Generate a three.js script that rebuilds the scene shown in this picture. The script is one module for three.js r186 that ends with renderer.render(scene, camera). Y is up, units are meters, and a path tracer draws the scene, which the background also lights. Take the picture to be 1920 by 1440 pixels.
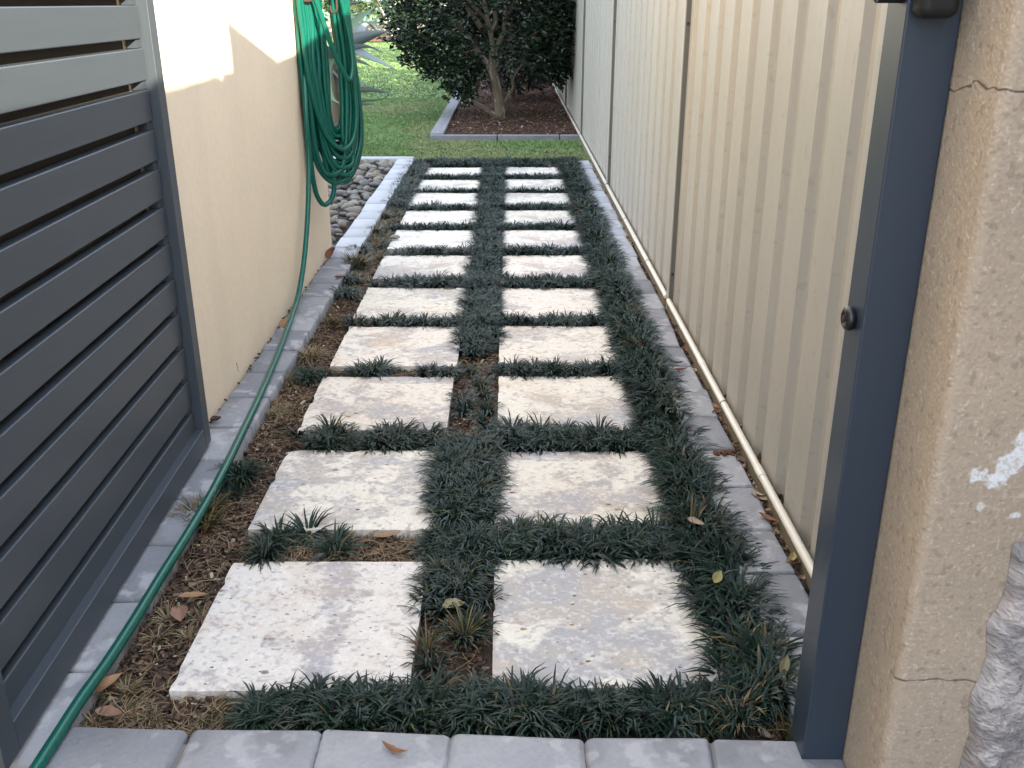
import * as THREE from 'three';
import { RoundedBoxGeometry } from 'three/addons/geometries/RoundedBoxGeometry.js';
import { mergeGeometries, toCreasedNormals } from 'three/addons/utils/BufferGeometryUtils.js';

// ------------------------------------------------------------------ camera, sky, sun, exposure
const scene = new THREE.Scene();
const CAM_H = 1.05, FOCAL = 1811, PITCH = THREE.MathUtils.degToRad(21.57);
const camera = new THREE.PerspectiveCamera(2 * Math.atan(720 / FOCAL) * 180 / Math.PI, 4 / 3, 0.05, 600);
camera.position.set(0, CAM_H, 0);
camera.rotation.order = 'YXZ';
camera.rotation.set(-PITCH, -0.0027, 0);
scene.add(camera);

const renderer = new THREE.WebGLRenderer({ antialias: true });
renderer.toneMapping = THREE.LinearToneMapping;
renderer.toneMappingExposure = 5.1;
renderer.shadowMap.enabled = true;

const SUN = new THREE.Vector3(1, 0.70, 1.2).normalize();
const sun = new THREE.DirectionalLight(new THREE.Color(1.0, 0.86, 0.63), 4.2);
sun.position.copy(SUN).multiplyScalar(30).add(new THREE.Vector3(0, 0, -6));
sun.target.position.set(0, 0, -6);
sun.castShadow = true;
Object.assign(sun.shadow.camera, { left: -14, right: 14, top: 14, bottom: -14, near: 1, far: 80 });
sun.shadow.mapSize.set(4096, 4096);
scene.add(sun, sun.target);

{ // bright, thinly veiled morning sky
  const W = 512, H = 256, a = new Float32Array(W * H * 4);
  for (let j = 0; j < H; j++) for (let i = 0; i < W; i++) {
    const el = ((j + 0.5) / H - 0.5) * Math.PI, az = ((i + 0.5) / W - 0.5) * 2 * Math.PI;
    const d = new THREE.Vector3(Math.cos(el) * Math.cos(az), Math.sin(el), Math.cos(el) * Math.sin(az));
    const up = Math.max(0, d.y), hz = Math.pow(1 - up, 3);
    const c = Math.max(0, d.dot(SUN));
    const glow = 0.35 * Math.pow(c, 6) + 0.9 * Math.pow(c, 60);
    const k = (j * W + i) * 4, s = 0.98;
    a[k] = s * (0.46 + 0.30 * hz + glow);
    a[k + 1] = s * (0.515 + 0.29 * hz + glow * 0.9);
    a[k + 2] = s * (0.615 + 0.23 * hz + glow * 0.75);
    a[k + 3] = 1;
  }
  const sky = new THREE.DataTexture(a, W, H, THREE.RGBAFormat, THREE.FloatType);
  sky.mapping = THREE.EquirectangularReflectionMapping;
  sky.magFilter = sky.minFilter = THREE.LinearFilter;
  sky.needsUpdate = true;
  scene.background = sky; scene.environment = sky;
}

// ------------------------------------------------------------------ helpers
function rng(seed) { let a = seed >>> 0; return () => { a = (a + 0x6D2B79F5) | 0; let t = Math.imul(a ^ (a >>> 15), 1 | a); t = (t + Math.imul(t ^ (t >>> 7), 61 | t)) ^ t; return ((t ^ (t >>> 14)) >>> 0) / 4294967296; }; }
function h2(x, y, s) { let h = Math.imul(x, 374761393) + Math.imul(y, 668265263) + Math.imul(s, 1274126177); h = Math.imul(h ^ (h >>> 13), 1274126177); return ((h ^ (h >>> 16)) >>> 0) / 4294967296; }
function vn(x, y, s = 0) {
  const xi = Math.floor(x), yi = Math.floor(y); let fx = x - xi, fy = y - yi;
  fx = fx * fx * (3 - 2 * fx); fy = fy * fy * (3 - 2 * fy);
  const a = h2(xi, yi, s), b = h2(xi + 1, yi, s), c = h2(xi, yi + 1, s), d = h2(xi + 1, yi + 1, s);
  return a + (b - a) * fx + (c - a) * fy + (a - b - c + d) * fx * fy;
}
function fbm(x, y, s = 0, o = 4) { let v = 0, a = 0.5, t = 0; for (let i = 0; i < o; i++) { v += a * vn(x, y, s + i * 17); t += a; a *= 0.5; x = x * 2.03 + 3.1; y = y * 2.03 + 1.7; } return v / t; }
const sst = (a, b, x) => { const t = Math.min(1, Math.max(0, (x - a) / (b - a))); return t * t * (3 - 2 * t); };
const lerp = (a, b, t) => a + (b - a) * t;
const mix3 = (a, b, t) => [lerp(a[0], b[0], t), lerp(a[1], b[1], t), lerp(a[2], b[2], t)];
const V = (x, y, z) => new THREE.Vector3(x, y, z);
const toS = (c) => { c = Math.min(1, Math.max(0, c)); return Math.round(255 * (c <= 0.0031308 ? 12.92 * c : 1.055 * Math.pow(c, 1 / 2.4) - 0.055)); };
// texture from a function (u, v in 0..1) -> { c: linear rgb, h: height 0..1 }
function tex(w, h, fn, repeat = false) {
  const col = new Uint8Array(w * h * 4), bmp = new Uint8Array(w * h * 4);
  for (let j = 0; j < h; j++) for (let i = 0; i < w; i++) {
    const r = fn((i + 0.5) / w, (j + 0.5) / h), k = (j * w + i) * 4;
    col[k] = toS(r.c[0]); col[k + 1] = toS(r.c[1]); col[k + 2] = toS(r.c[2]); col[k + 3] = 255;
    const q = Math.round(255 * Math.min(1, Math.max(0, r.h ?? 0.5))); bmp[k] = bmp[k + 1] = bmp[k + 2] = q; bmp[k + 3] = 255;
  }
  return [col, bmp].map((d, n) => {
    const t = new THREE.DataTexture(d, w, h, THREE.RGBAFormat);
    if (!n) t.colorSpace = THREE.SRGBColorSpace;
    t.magFilter = THREE.LinearFilter; t.minFilter = THREE.LinearMipmapLinearFilter; t.generateMipmaps = true;
    t.wrapS = t.wrapT = repeat ? THREE.RepeatWrapping : THREE.ClampToEdgeWrapping;
    t.needsUpdate = true; return t;
  });
}
const std = (o) => new THREE.MeshStandardMaterial(o);
const lin = (r, g, b) => new THREE.Color().setRGB(r, g, b);
const used = {};
function numbered(n) { const k = used[n] = (used[n] ?? -1) + 1; return k ? `${n}_${String(k).padStart(3, '0')}` : n; }
function info(o, label, category, group, kind) { Object.assign(o.userData, { label }); if (category) o.userData.category = category; if (group) o.userData.group = group; if (kind) o.userData.kind = kind; return o; }
function mesh(name, g, m, parent = scene) {
  const o = new THREE.Mesh(g, m); o.name = parent === scene ? numbered(name) : name; o.castShadow = o.receiveShadow = true; parent.add(o); return o;
}
function thing(name, label, category, pos = [0, 0, 0], group, kind) {
  const o = new THREE.Group(); o.name = numbered(name); o.position.set(...pos); scene.add(o); return info(o, label, category, group, kind);
}
function inst(name, g, m, list, parent) { // list of {p:Vector3, q:Quaternion|Euler, s:Vector3|number, c:Color}
  const o = new THREE.InstancedMesh(g, m, list.length), M = new THREE.Matrix4(), Q = new THREE.Quaternion(), S = V(1, 1, 1);
  list.forEach((e, i) => {
    if (e.q?.isEuler) Q.setFromEuler(e.q); else if (e.q) Q.copy(e.q); else Q.identity();
    if (e.s?.isVector3) S.copy(e.s); else S.setScalar(e.s ?? 1);
    o.setMatrixAt(i, M.compose(e.p, Q, S)); if (e.c) o.setColorAt(i, e.c);
  });
  o.name = name; o.castShadow = o.receiveShadow = true; parent.add(o); return o;
}
const box = (w, h, d, x = 0, y = 0, z = 0, r = 0) => (r ? new RoundedBoxGeometry(w, h, d, 2, r) : new THREE.BoxGeometry(w, h, d)).translate(x, y, z);
// survey of the photograph: pixel -> point on a plane of the place
function ray(u, v) { const dx = (u - 955) / FOCAL, dy = -(v - 720) / FOCAL, c = Math.cos(PITCH), s = Math.sin(PITCH); return V(dx, dy * c - s, -dy * s - c); }
function ground(u, v, y = 0) { const d = ray(u, v), t = (y - CAM_H) / d.y; return V(d.x * t, y, d.z * t); }
function onX(u, v, x) { const d = ray(u, v), t = x / d.x; return V(x, d.y * t + CAM_H, d.z * t); }
function onZ(u, v, z) { const d = ray(u, v), t = z / d.z; return V(d.x * t, d.y * t + CAM_H, z); }
// strip of triangles between two rows of points
class Buf {
  constructor() { this.p = []; this.uv = []; this.c = []; this.i = []; }
  v(x, y, z, u = 0, w = 0, c = null) { this.p.push(x, y, z); this.uv.push(u, w); if (c) this.c.push(...c); return this.p.length / 3 - 1; }
  t(a, b, c) { this.i.push(a, b, c); } q(a, b, c, d) { this.i.push(a, b, c, a, c, d); }
  geo() {
    const g = new THREE.BufferGeometry();
    g.setAttribute('position', new THREE.Float32BufferAttribute(this.p, 3)); g.setAttribute('uv', new THREE.Float32BufferAttribute(this.uv, 2));
    if (this.c.length) g.setAttribute('color', new THREE.Float32BufferAttribute(this.c, 3));
    g.setIndex(this.i); g.computeVertexNormals(); return g;
  }
}
function gridGeo(nu, nv, fn) { // fn(u,v) -> [x,y,z,tu,tv]
  const b = new Buf();
  for (let j = 0; j <= nv; j++) for (let i = 0; i <= nu; i++) { const r = fn(i / nu, j / nv); b.v(r[0], r[1], r[2], r[3] ?? i / nu, r[4] ?? j / nv); }
  for (let j = 0; j < nv; j++) for (let i = 0; i < nu; i++) { const a = j * (nu + 1) + i; b.q(a, a + 1, a + nu + 2, a + nu + 1); }
  return b.geo();
}
function tube(pts, r0, r1, seg, rad = 7, closed = false) { // tapering tube
  const cv = new THREE.CatmullRomCurve3(pts, closed), g = new THREE.TubeGeometry(cv, seg, 1, rad, closed), p = g.attributes.position, q = V(0, 0, 0);
  for (let i = 0; i <= seg; i++) { const c = cv.getPointAt(i / seg), r = lerp(r0, r1, i / seg); for (let j = 0; j <= rad; j++) { const k = i * (rad + 1) + j; q.fromBufferAttribute(p, k).sub(c).multiplyScalar(r).add(c); p.setXYZ(k, q.x, q.y, q.z); } }
  return g;
}

// ------------------------------------------------------------------ materials
const wallTex = tex(512, 512, (u, v) => {
  const n = fbm(u * 5, v * 5, 3, 4), f = fbm(u * 90, v * 90, 9, 2); const k = 0.93 + 0.10 * n + 0.05 * (f - 0.5);
  const run = sst(0.62, 0.8, fbm(u * 9, v * 1.1, 31, 3)) * 0.03;
  return { c: [0.74 * (k - run), 0.635 * (k - run), 0.49 * (k - run)], h: 0.5 + 0.5 * (f - 0.5) + 0.2 * (n - 0.5) };
}, true);
const M = {};
M.wall = std({ map: wallTex[0], bumpMap: wallTex[1], bumpScale: 0.0012, roughness: 0.9 });
const slateTex = tex(256, 256, (u, v) => { const n = fbm(u * 6, v * 6, 71, 4), f = fbm(u * 80, v * 80, 73, 2); const k = 0.92 + 0.12 * n + 0.08 * (f - 0.5), d = 0; return { c: [0.042 * k, 0.054 * k, 0.069 * k], h: f }; }, true);
M.slate = std({ map: slateTex[0], bumpMap: slateTex[1], bumpScale: 0.00006, roughness: 0.42, metalness: 0.0 });
M.postBlue = std({ map: slateTex[0], color: lin(0.62, 0.74, 0.90), bumpMap: slateTex[1], bumpScale: 0.00005, roughness: 0.38 });
const fenceTex = tex(512, 512, (u, v) => { const n = fbm(u * 4, v * 2, 41, 3), s = fbm(u * 60, v * 2, 43, 3), f = fbm(u * 120, v * 120, 47, 2); const k = 0.93 + 0.07 * n + 0.06 * (s - 0.5) + 0.03 * (f - 0.5); const g = sst(0.70, 0.8, fbm(u * 60, v * 60, 49, 3)) * 0.04; return { c: [(0.37 - g) * k, (0.352 - g) * k, (0.318 - g) * k], h: f }; }, true);
M.fence = std({ map: fenceTex[0], roughness: 0.46, side: THREE.DoubleSide });
M.fencePost = std({ map: fenceTex[0], roughness: 0.5 });
M.fenceDark = std({ color: lin(0.12, 0.12, 0.11), roughness: 0.5 });
M.rail = std({ color: lin(0.62, 0.58, 0.50), roughness: 0.28 });
M.railDirt = std({ color: lin(0.15, 0.125, 0.085), roughness: 0.85 });
M.black = new THREE.MeshPhysicalMaterial({ color: lin(0.012, 0.012, 0.013), roughness: 0.6, specularIntensity: 0.6 });
M.rubber = std({ color: lin(0.010, 0.010, 0.012), roughness: 0.3 });
M.brownMetal = std({ color: lin(0.028, 0.017, 0.011), roughness: 0.8 });
M.hose = new THREE.MeshPhysicalMaterial({ color: lin(0.002, 0.078, 0.060), roughness: 0.22, specularColor: lin(0.7, 1.0, 0.96) });
M.screw = std({ color: lin(0.05, 0.035, 0.03), roughness: 0.6, metalness: 0.4 });

// travertine slabs: eight different stones
function travertine(seed, warm, grey, pits, band = 0) {
  const cells = []; const R = rng(seed * 7);
  for (let n = 0; n < 80 * pits; n++) cells.push([R(), R(), 0.0035 + 0.014 * R() * R() * R(), 0.55 + 0.45 * R(), R()]);
  return tex(512, 512, (u, v) => {
    const wx = fbm(u * 4, v * 4, seed + 1, 3) - 0.5, wy = fbm(u * 4, v * 4, seed + 2, 3) - 0.5;
    const big = fbm(u * 2.2 + wx, v * 3.4 + wy, seed + 3, 3), mid = fbm(u * 8 + wx * 3, v * 12 + wy * 3, seed + 5, 4), grn = fbm(u * 34 + wx * 4, v * 44, seed + 6, 3), fine = fbm(u * 110, v * 130, seed + 7, 2);
    const spk = fbm(u * 70, v * 84, seed + 8, 2), mot = (mid - 0.5) * 1.0 + (grn - 0.5) * 0.55 + (spk - 0.5) * 0.22;
    let c = [0.67, 0.643, 0.59];
    let g = big + mot * 0.55 + (grey - 0.5) * 0.30;
    if (band) { const bx = 0.60 + 0.10 * (v - 0.5) + 0.16 * wx; g = 0.40 + mot * 0.62 + 0.34 * Math.exp(-(((u - bx) / 0.08) ** 2)) + 0.26 * Math.exp(-(((v - 0.68 - 0.14 * wy) / 0.05) ** 2)) * sst(0.05, 0.3, u) * sst(0.72, 0.55, u) + 0.12 * sst(0.72, 0.95, v) * sst(0.6, 0.3, u); }
    const gt = mix3([0.335, 0.34, 0.38], [0.40, 0.37, 0.36], sst(0.35, 0.65, fbm(u * 4, v * 6, seed + 31, 3)));
    c = mix3(c, gt, sst(0.42, 0.72, g) * 0.9);
    c = mix3(c, [0.57, 0.46, 0.35], sst(0.52, 0.84, fbm(u * 3 - wy, v * 5 + wx, seed + 11, 3) + mot * 0.4) * warm);
    c = mix3(c, [0.34, 0.315, 0.32], sst(0.56, 0.80, grn + 0.4 * (spk - 0.5)) * 0.5);
    c = mix3(c, [0.80, 0.79, 0.765], sst(0.50, 0.80, fbm(u * 48 + 5, v * 54, seed + 15, 3)) * 0.38);
    const vein = 1 - sst(0.0, 0.012, Math.abs(fbm(u * 2.4 + wx * 2, v * 5 + wy * 2, seed + 17, 3) - 0.54)); c = mix3(c, [0.44, 0.40, 0.39], vein * 0.30 * sst(0.4, 0.6, mid));
    let pit = 0, br = 0;
    for (const [px, py, pr, pd, pc] of cells) { const dx = (u - px) / 1.5, dy = v - py; if (Math.abs(dx) < 0.03 && Math.abs(dy) < 0.03) { const q = sst(1.25, 0.55, Math.hypot(dx, dy) / pr + 0.9 * (grn - 0.5) + 0.9 * (fine - 0.5)) * pd; if (q > pit) { pit = q; br = pc; } } }
    c = mix3(c, br > 0.75 ? [0.34, 0.20, 0.11] : br > 0.4 ? [0.30, 0.29, 0.31] : [0.10, 0.085, 0.075], pit);
    const k = 0.96 + 0.14 * (fine - 0.5); c = c.map((q) => q * k);
    return { c, h: 0.6 + 0.18 * (fine - 0.5) + 0.3 * (grn - 0.5) + 0.2 * (mid - 0.5) - 0.5 * pit };
  });
}
const TRAV = [[101, 0.30, 0.5, 1.2, 1], [203, 0.32, 0.84, 1.0], [307, 0.20, 0.86, 0.8], [401, 0.3, 0.62, 0.8], [509, 0.35, 0.5, 0.5], [601, 0.75, 0.3, 0.6], [701, 0.3, 0.35, 0.5], [809, 0.2, 0.55, 0.8]].map((a) => { const t = travertine(...a); return std({ map: t[0], bumpMap: t[1], bumpScale: 0.0035, roughness: 0.86 }); });
// tumbled bluestone pavers: five stones
const PAVE = [0, 1, 2, 3, 4].map((s) => {
  const base = [[0.208, 0.217, 0.243], [0.268, 0.276, 0.302], [0.18, 0.19, 0.218], [0.30, 0.308, 0.335], [0.232, 0.24, 0.266]][s];
  const t = tex(256, 256, (u, v) => {
    const n = fbm(u * 4, v * 4, 900 + s * 7, 4), f = fbm(u * 40, v * 40, 905 + s, 3), wet = sst(0.56, 0.66, fbm(u * 3, v * 3, 911 + s * 3, 3)), wh = sst(0.62, 0.78, fbm(u * 7, v * 7, 917 + s * 5, 4));
    let k = 0.86 + 0.28 * n + 0.16 * (f - 0.5); let c = base.map((q) => q * k);
    c = mix3(c, base.map((q) => q * 0.66), wet * 0.5); c = mix3(c, [0.44, 0.44, 0.47], wh * 0.5);
    c = mix3(c, [0.20, 0.175, 0.15], sst(0.66, 0.85, fbm(u * 5 + 7, v * 5, 923 + s, 3)) * 0.25);
    return { c, h: 0.5 + 0.4 * (n - 0.5) + 0.35 * (f - 0.5) };
  });
  return std({ map: t[0], bumpMap: t[1], bumpScale: 0.004, roughness: 0.82 });
});
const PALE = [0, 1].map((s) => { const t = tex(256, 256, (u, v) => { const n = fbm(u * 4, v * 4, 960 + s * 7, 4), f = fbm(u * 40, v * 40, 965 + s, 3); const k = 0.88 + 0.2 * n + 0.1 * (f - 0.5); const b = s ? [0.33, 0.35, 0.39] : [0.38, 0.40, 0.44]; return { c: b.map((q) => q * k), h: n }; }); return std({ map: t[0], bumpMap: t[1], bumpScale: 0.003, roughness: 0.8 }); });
const soilTex = tex(1024, 1024, (u, v) => {
  const n = fbm(u * 12, v * 12, 51, 4), f = fbm(u * 110, v * 110, 55, 3), s = sst(0.6, 0.72, fbm(u * 90 + 3, v * 60, 57, 2));
  let c = mix3([0.026, 0.017, 0.012], [0.070, 0.044, 0.030], f * 0.75 + n * 0.25); c = mix3(c, [0.14, 0.098, 0.062], s * 0.45);
  return { c, h: f * 0.8 + s * 0.2 };
}, true);
M.soil = std({ map: soilTex[0], bumpMap: soilTex[1], bumpScale: 0.008, roughness: 0.95 });
const lawnTex = tex(1024, 1024, (u, v) => {
  const n = fbm(u * 9, v * 9, 61, 4), f = fbm(u * 200, v * 200, 65, 3), d = sst(0.5, 0.7, fbm(u * 16, v * 16, 67, 4));
  let c = mix3([0.10, 0.20, 0.07], [0.15, 0.28, 0.10], f); c = mix3(c, [0.19, 0.155, 0.075], d * 0.25); const k = 0.85 + 0.3 * n;
  return { c: c.map((q) => q * k), h: f };
}, true);
M.soilDark = std({ map: soilTex[0], bumpMap: soilTex[1], bumpScale: 0.008, color: lin(1.15, 0.66, 0.48), roughness: 0.95 });
M.lawn = std({ map: lawnTex[0], bumpMap: lawnTex[1], bumpScale: 0.02, roughness: 0.95 });

// ------------------------------------------------------------------ setting: ground sheets
function sheet(name, x0, x1, z0, z1, y, m, mpt, label, cat, seg = 1, amp = 0, seed = 1) {
  const g = gridGeo(seg, seg, (u, v) => { const x = lerp(x0, x1, u), z = lerp(z1, z0, v); return [x, y + amp * (fbm(x * 9, z * 9, seed, 3) - 0.5) + amp * 0.6 * (fbm(x * 40, z * 40, seed + 5, 2) - 0.5), z, x / mpt, z / mpt]; });
  const p = g.index.array; for (let i = 0; i < p.length; i += 3) { const t = p[i + 1]; p[i + 1] = p[i + 2]; p[i + 2] = t; } g.computeVertexNormals();
  if (g.attributes.normal.getY(0) < 0) { for (let i = 0; i < p.length; i += 3) { const t = p[i + 1]; p[i + 1] = p[i + 2]; p[i + 2] = t; } g.computeVertexNormals(); }
  return info(mesh(name, g, m), label, cat, null, 'structure');
}
sheet('ground', -200, 200, -260, 140, -0.14, std({ color: lin(0.12, 0.13, 0.06), roughness: 1 }), 2, 'wide plain ground reaching beyond the yard to the horizon', 'ground');
sheet('driveway', -6, 6, -1.165, 9, 0.001, std({ map: PAVE[3].map, color: lin(0.5, 0.46, 0.42), roughness: 0.9 }), 0.6, 'grey paved ground in front of the open gate', 'driveway');
sheet('lawn', -26, 0.62, -37, -7.03, -0.03, M.lawn, 1.6, 'green back lawn beyond the stepping stone path', 'lawn', 60, 0.012, 5);
sheet('mulch_bed', -0.70, 0.62, -7.03, -1.12, -0.034, M.soil, 0.55, 'brown mulch bed under the stepping stones and mondo grass', 'mulch bed', 150, 0.016, 8);
sheet('tree_bed', -0.56, 0.62, -19, -8.26, 0.002, M.soilDark, 0.8, 'reddish brown mulch bed around the shrub inside grey kerbs', 'mulch bed', 80, 0.03, 18);

// ------------------------------------------------------------------ house wall on the left
{
  const t = thing('house_wall', 'tall smooth cream rendered house wall along the left of the path', 'wall', [-0.803, 0, -4.3]);
  const g = new RoundedBoxGeometry(4, 3.0, 3.32, 2, 0.006).translate(-2.0, 1.44, 1.66), p = g.attributes.position, n = g.attributes.normal, uv = g.attributes.uv;
  for (let i = 0; i < p.count; i++) uv.setXY(i, (Math.abs(n.getX(i)) > 0.5 ? p.getZ(i) : p.getX(i)) / 1.3, p.getY(i) / 1.3);
  mesh('wall', g, M.wall, t);
  // fine scratch low on the wall
  const s = onX(447, 680, -0.797), s2 = onX(451, 697, -0.797);
  mesh('scratch', tube([V(0.0006, s.y, s.z + 4.3), V(0.0006, (s.y + s2.y) / 2, (s.z + s2.z) / 2 + 4.302), V(0.0006, s2.y, s2.z + 4.3)], 0.0009, 0.0004, 4, 5), std({ color: lin(0.2, 0.16, 0.12), roughness: 0.9 }), t);
}

// ------------------------------------------------------------------ gate leaf, swung in against the wall
{
  const A = V(-0.722, 0, -1.105), B = V(-0.752, 0, -2.215);
  const t = thing('slat_gate', 'open slate grey slatted metal gate leaning back along the cream wall', 'gate', [A.x, 0, A.z]);
  const L = A.distanceTo(B); t.rotation.order = 'YZX';
  t.rotation.y = Math.atan2(B.z - A.z, -(B.x - A.x)) - Math.PI / 2; // local -z runs along the leaf
  t.rotation.y = -Math.atan2(A.x - B.x, A.z - B.z) * -1;
  t.rotation.z = 0.005;
  // local frame: front face at x = 0, leaf from z = 0 to z = -L, body towards -x
  const H = 1.78, D = 0.047, W = 0.045, y0 = 0.022;
  mesh('stile', box(D, H - y0, W, -D / 2, (H + y0) / 2, -W / 2 + 0.02, 0.002), M.slate, t);
  mesh('stile', box(D, H - y0, W, -D / 2, (H + y0) / 2, -L + W / 2, 0.002), M.slate, t);
  mesh('bottom_rail', box(D - 0.0006, 0.052, L - 2 * W + 0.02, -D / 2, y0 + 0.026, -L / 2 + 0.01, 0.002), M.slate, t);
  mesh('top_rail', box(D - 0.0006, W, L - 2 * W + 0.02, -D / 2, H - W / 2, -L / 2 + 0.01, 0.002), M.slate, t);
  const sl = new RoundedBoxGeometry(0.026, 0.0655, L - 2 * W + 0.012, 3, 0.0028);
  for (let i = -8; i < 12; i++) { const s = mesh('slat', sl, M.slate, t); s.position.set(-0.0325, 1.044 - 0.084 * i - 0.0328, -L / 2 + 0.012); }
  mesh('backing_panel', box(0.002, H - 0.12, L - 2 * W - 0.03, -0.0483, H / 2 + 0.01, -L / 2 + 0.03), std({ color: lin(0.03, 0.025, 0.02), roughness: 0.9 }), t);
  const sp = new THREE.BoxGeometry(0.020, 0.016, 0.03);
  for (let i = -8; i < 12; i++) { const s = mesh('slat_spacer', sp, M.slate, t); s.position.set(-0.034, 1.044 - 0.084 * i + 0.009, -L + W + 0.016); }
}

// ------------------------------------------------------------------ edging pavers
function paverGeo(w, h, d, seed, r = 0.008, big = false) {
  const g = new RoundedBoxGeometry(w, h, d, 2, r), p = g.attributes.position, uv = g.attributes.uv, R = rng(seed), a = R() * 9;
  for (let i = 0; i < p.count; i++) {
    let x = p.getX(i), y = p.getY(i), z = p.getZ(i);
    const k = big ? 0.008 : 0.0045; const nx = (fbm(x * 30 + a, z * 30, seed, 2) - 0.5), nz = (fbm(x * 30, z * 30 + a, seed + 3, 2) - 0.5);
    x += nx * k * 2; z += nz * k * 2; if (y > 0) y += (vn(x * 14 + a, z * 14, seed + 5) - 0.5) * 0.004;
    p.setXYZ(i, x, y, z); uv.setXY(i, x / 0.26 + 0.5, z / 0.26 + 0.5);
  }
  g.computeVertexNormals(); return toCreasedNormals(g, 0.9);
}
const pathL = thing('left_edging', 'single row of grey stone pavers edging the path beside the cream wall and pebbles', 'paver edging', [0, 0, 0], null, 'structure');
const pathR = thing('right_edging', 'single row of grey stone pavers edging the path along the metal fence', 'paver edging', [0, 0, 0], null, 'structure');
const pathF = thing('front_edging', 'grey stone pavers across the front end of the path', 'paver edging', [0, 0, 0], null, 'structure');
const pathP = thing('pebble_edging', 'pale pavers between the pebbles and the lawn', 'paver edging', [0, 0, 0], null, 'structure');
{
  const R = rng(5);
  const jl = [-7.0, -6.75, -6.53, -6.33, -6.15, -5.96, -5.76, -5.55, -5.355, -5.156, -4.957, -4.735, -4.53, -4.33, -4.13, -3.93, -3.73, -3.533, -3.331, -3.126, -2.927, -2.731, -2.53, -2.323, -2.13, -1.929, -1.73, -1.53, -1.33, -1.115];
  for (let i = 0; i + 1 < jl.length; i++) {
    const d = jl[i + 1] - jl[i] - 0.005, z = (jl[i] + jl[i + 1]) / 2, far = z < -4.4;
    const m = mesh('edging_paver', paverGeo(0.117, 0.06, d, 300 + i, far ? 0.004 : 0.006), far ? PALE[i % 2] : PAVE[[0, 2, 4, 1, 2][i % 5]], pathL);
    m.position.set(-0.738 + (R() - 0.5) * 0.004, -0.019 + (R() - 0.5) * 0.003, z); m.rotation.y = (R() - 0.5) * 0.012;
  }
  const jr = [-6.93, -6.75, -6.57, -6.376, -6.17, -5.97, -5.766, -5.551, -5.36, -5.164, -4.926, -4.75, -4.559, -4.353, -4.153, -3.973, -3.772, -3.566, -3.369, -3.172, -2.966, -2.778, -2.592, -2.388, -2.181, -1.982, -1.787, -1.62, -1.42, -1.21];
  for (let i = 0; i + 1 < jr.length; i++) {
    const d = jr[i + 1] - jr[i] - 0.006, z = (jr[i] + jr[i + 1]) / 2;
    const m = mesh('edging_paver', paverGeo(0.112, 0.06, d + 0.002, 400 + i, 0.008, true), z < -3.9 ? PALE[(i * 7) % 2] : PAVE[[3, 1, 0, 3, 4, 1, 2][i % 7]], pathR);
    m.position.set(0.508 + (R() - 0.5) * 0.006, -0.018 + (R() - 0.5) * 0.004, z); m.rotation.y = (R() - 0.5) * 0.03;
  }
  const jf = [-0.70, -0.495, -0.29, -0.09, 0.114, 0.299, 0.5];
  for (let i = 0; i + 1 < jf.length; i++) {
    const w = jf[i + 1] - jf[i] - 0.008, x = (jf[i] + jf[i + 1]) / 2;
    const m = mesh('edging_paver', paverGeo(w + 0.006, 0.06, 0.15, 500 + i, 0.011, true), PAVE[[0, 1, 3, 3, 1, 4][i]], pathF);
    m.position.set(x, -0.018, -1.105 + 0.032 * (x + 0.1)); m.rotation.y = -0.03 + (R() - 0.5) * 0.015;
  }
  for (let i = 0; i < 4; i++) { const m = mesh('edging_paver', paverGeo(0.39, 0.06, 0.09, 560 + i, 0.005), PALE[0], pathP); m.position.set(-0.88 - i * 0.395, -0.015, -7.05); }
}
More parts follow.
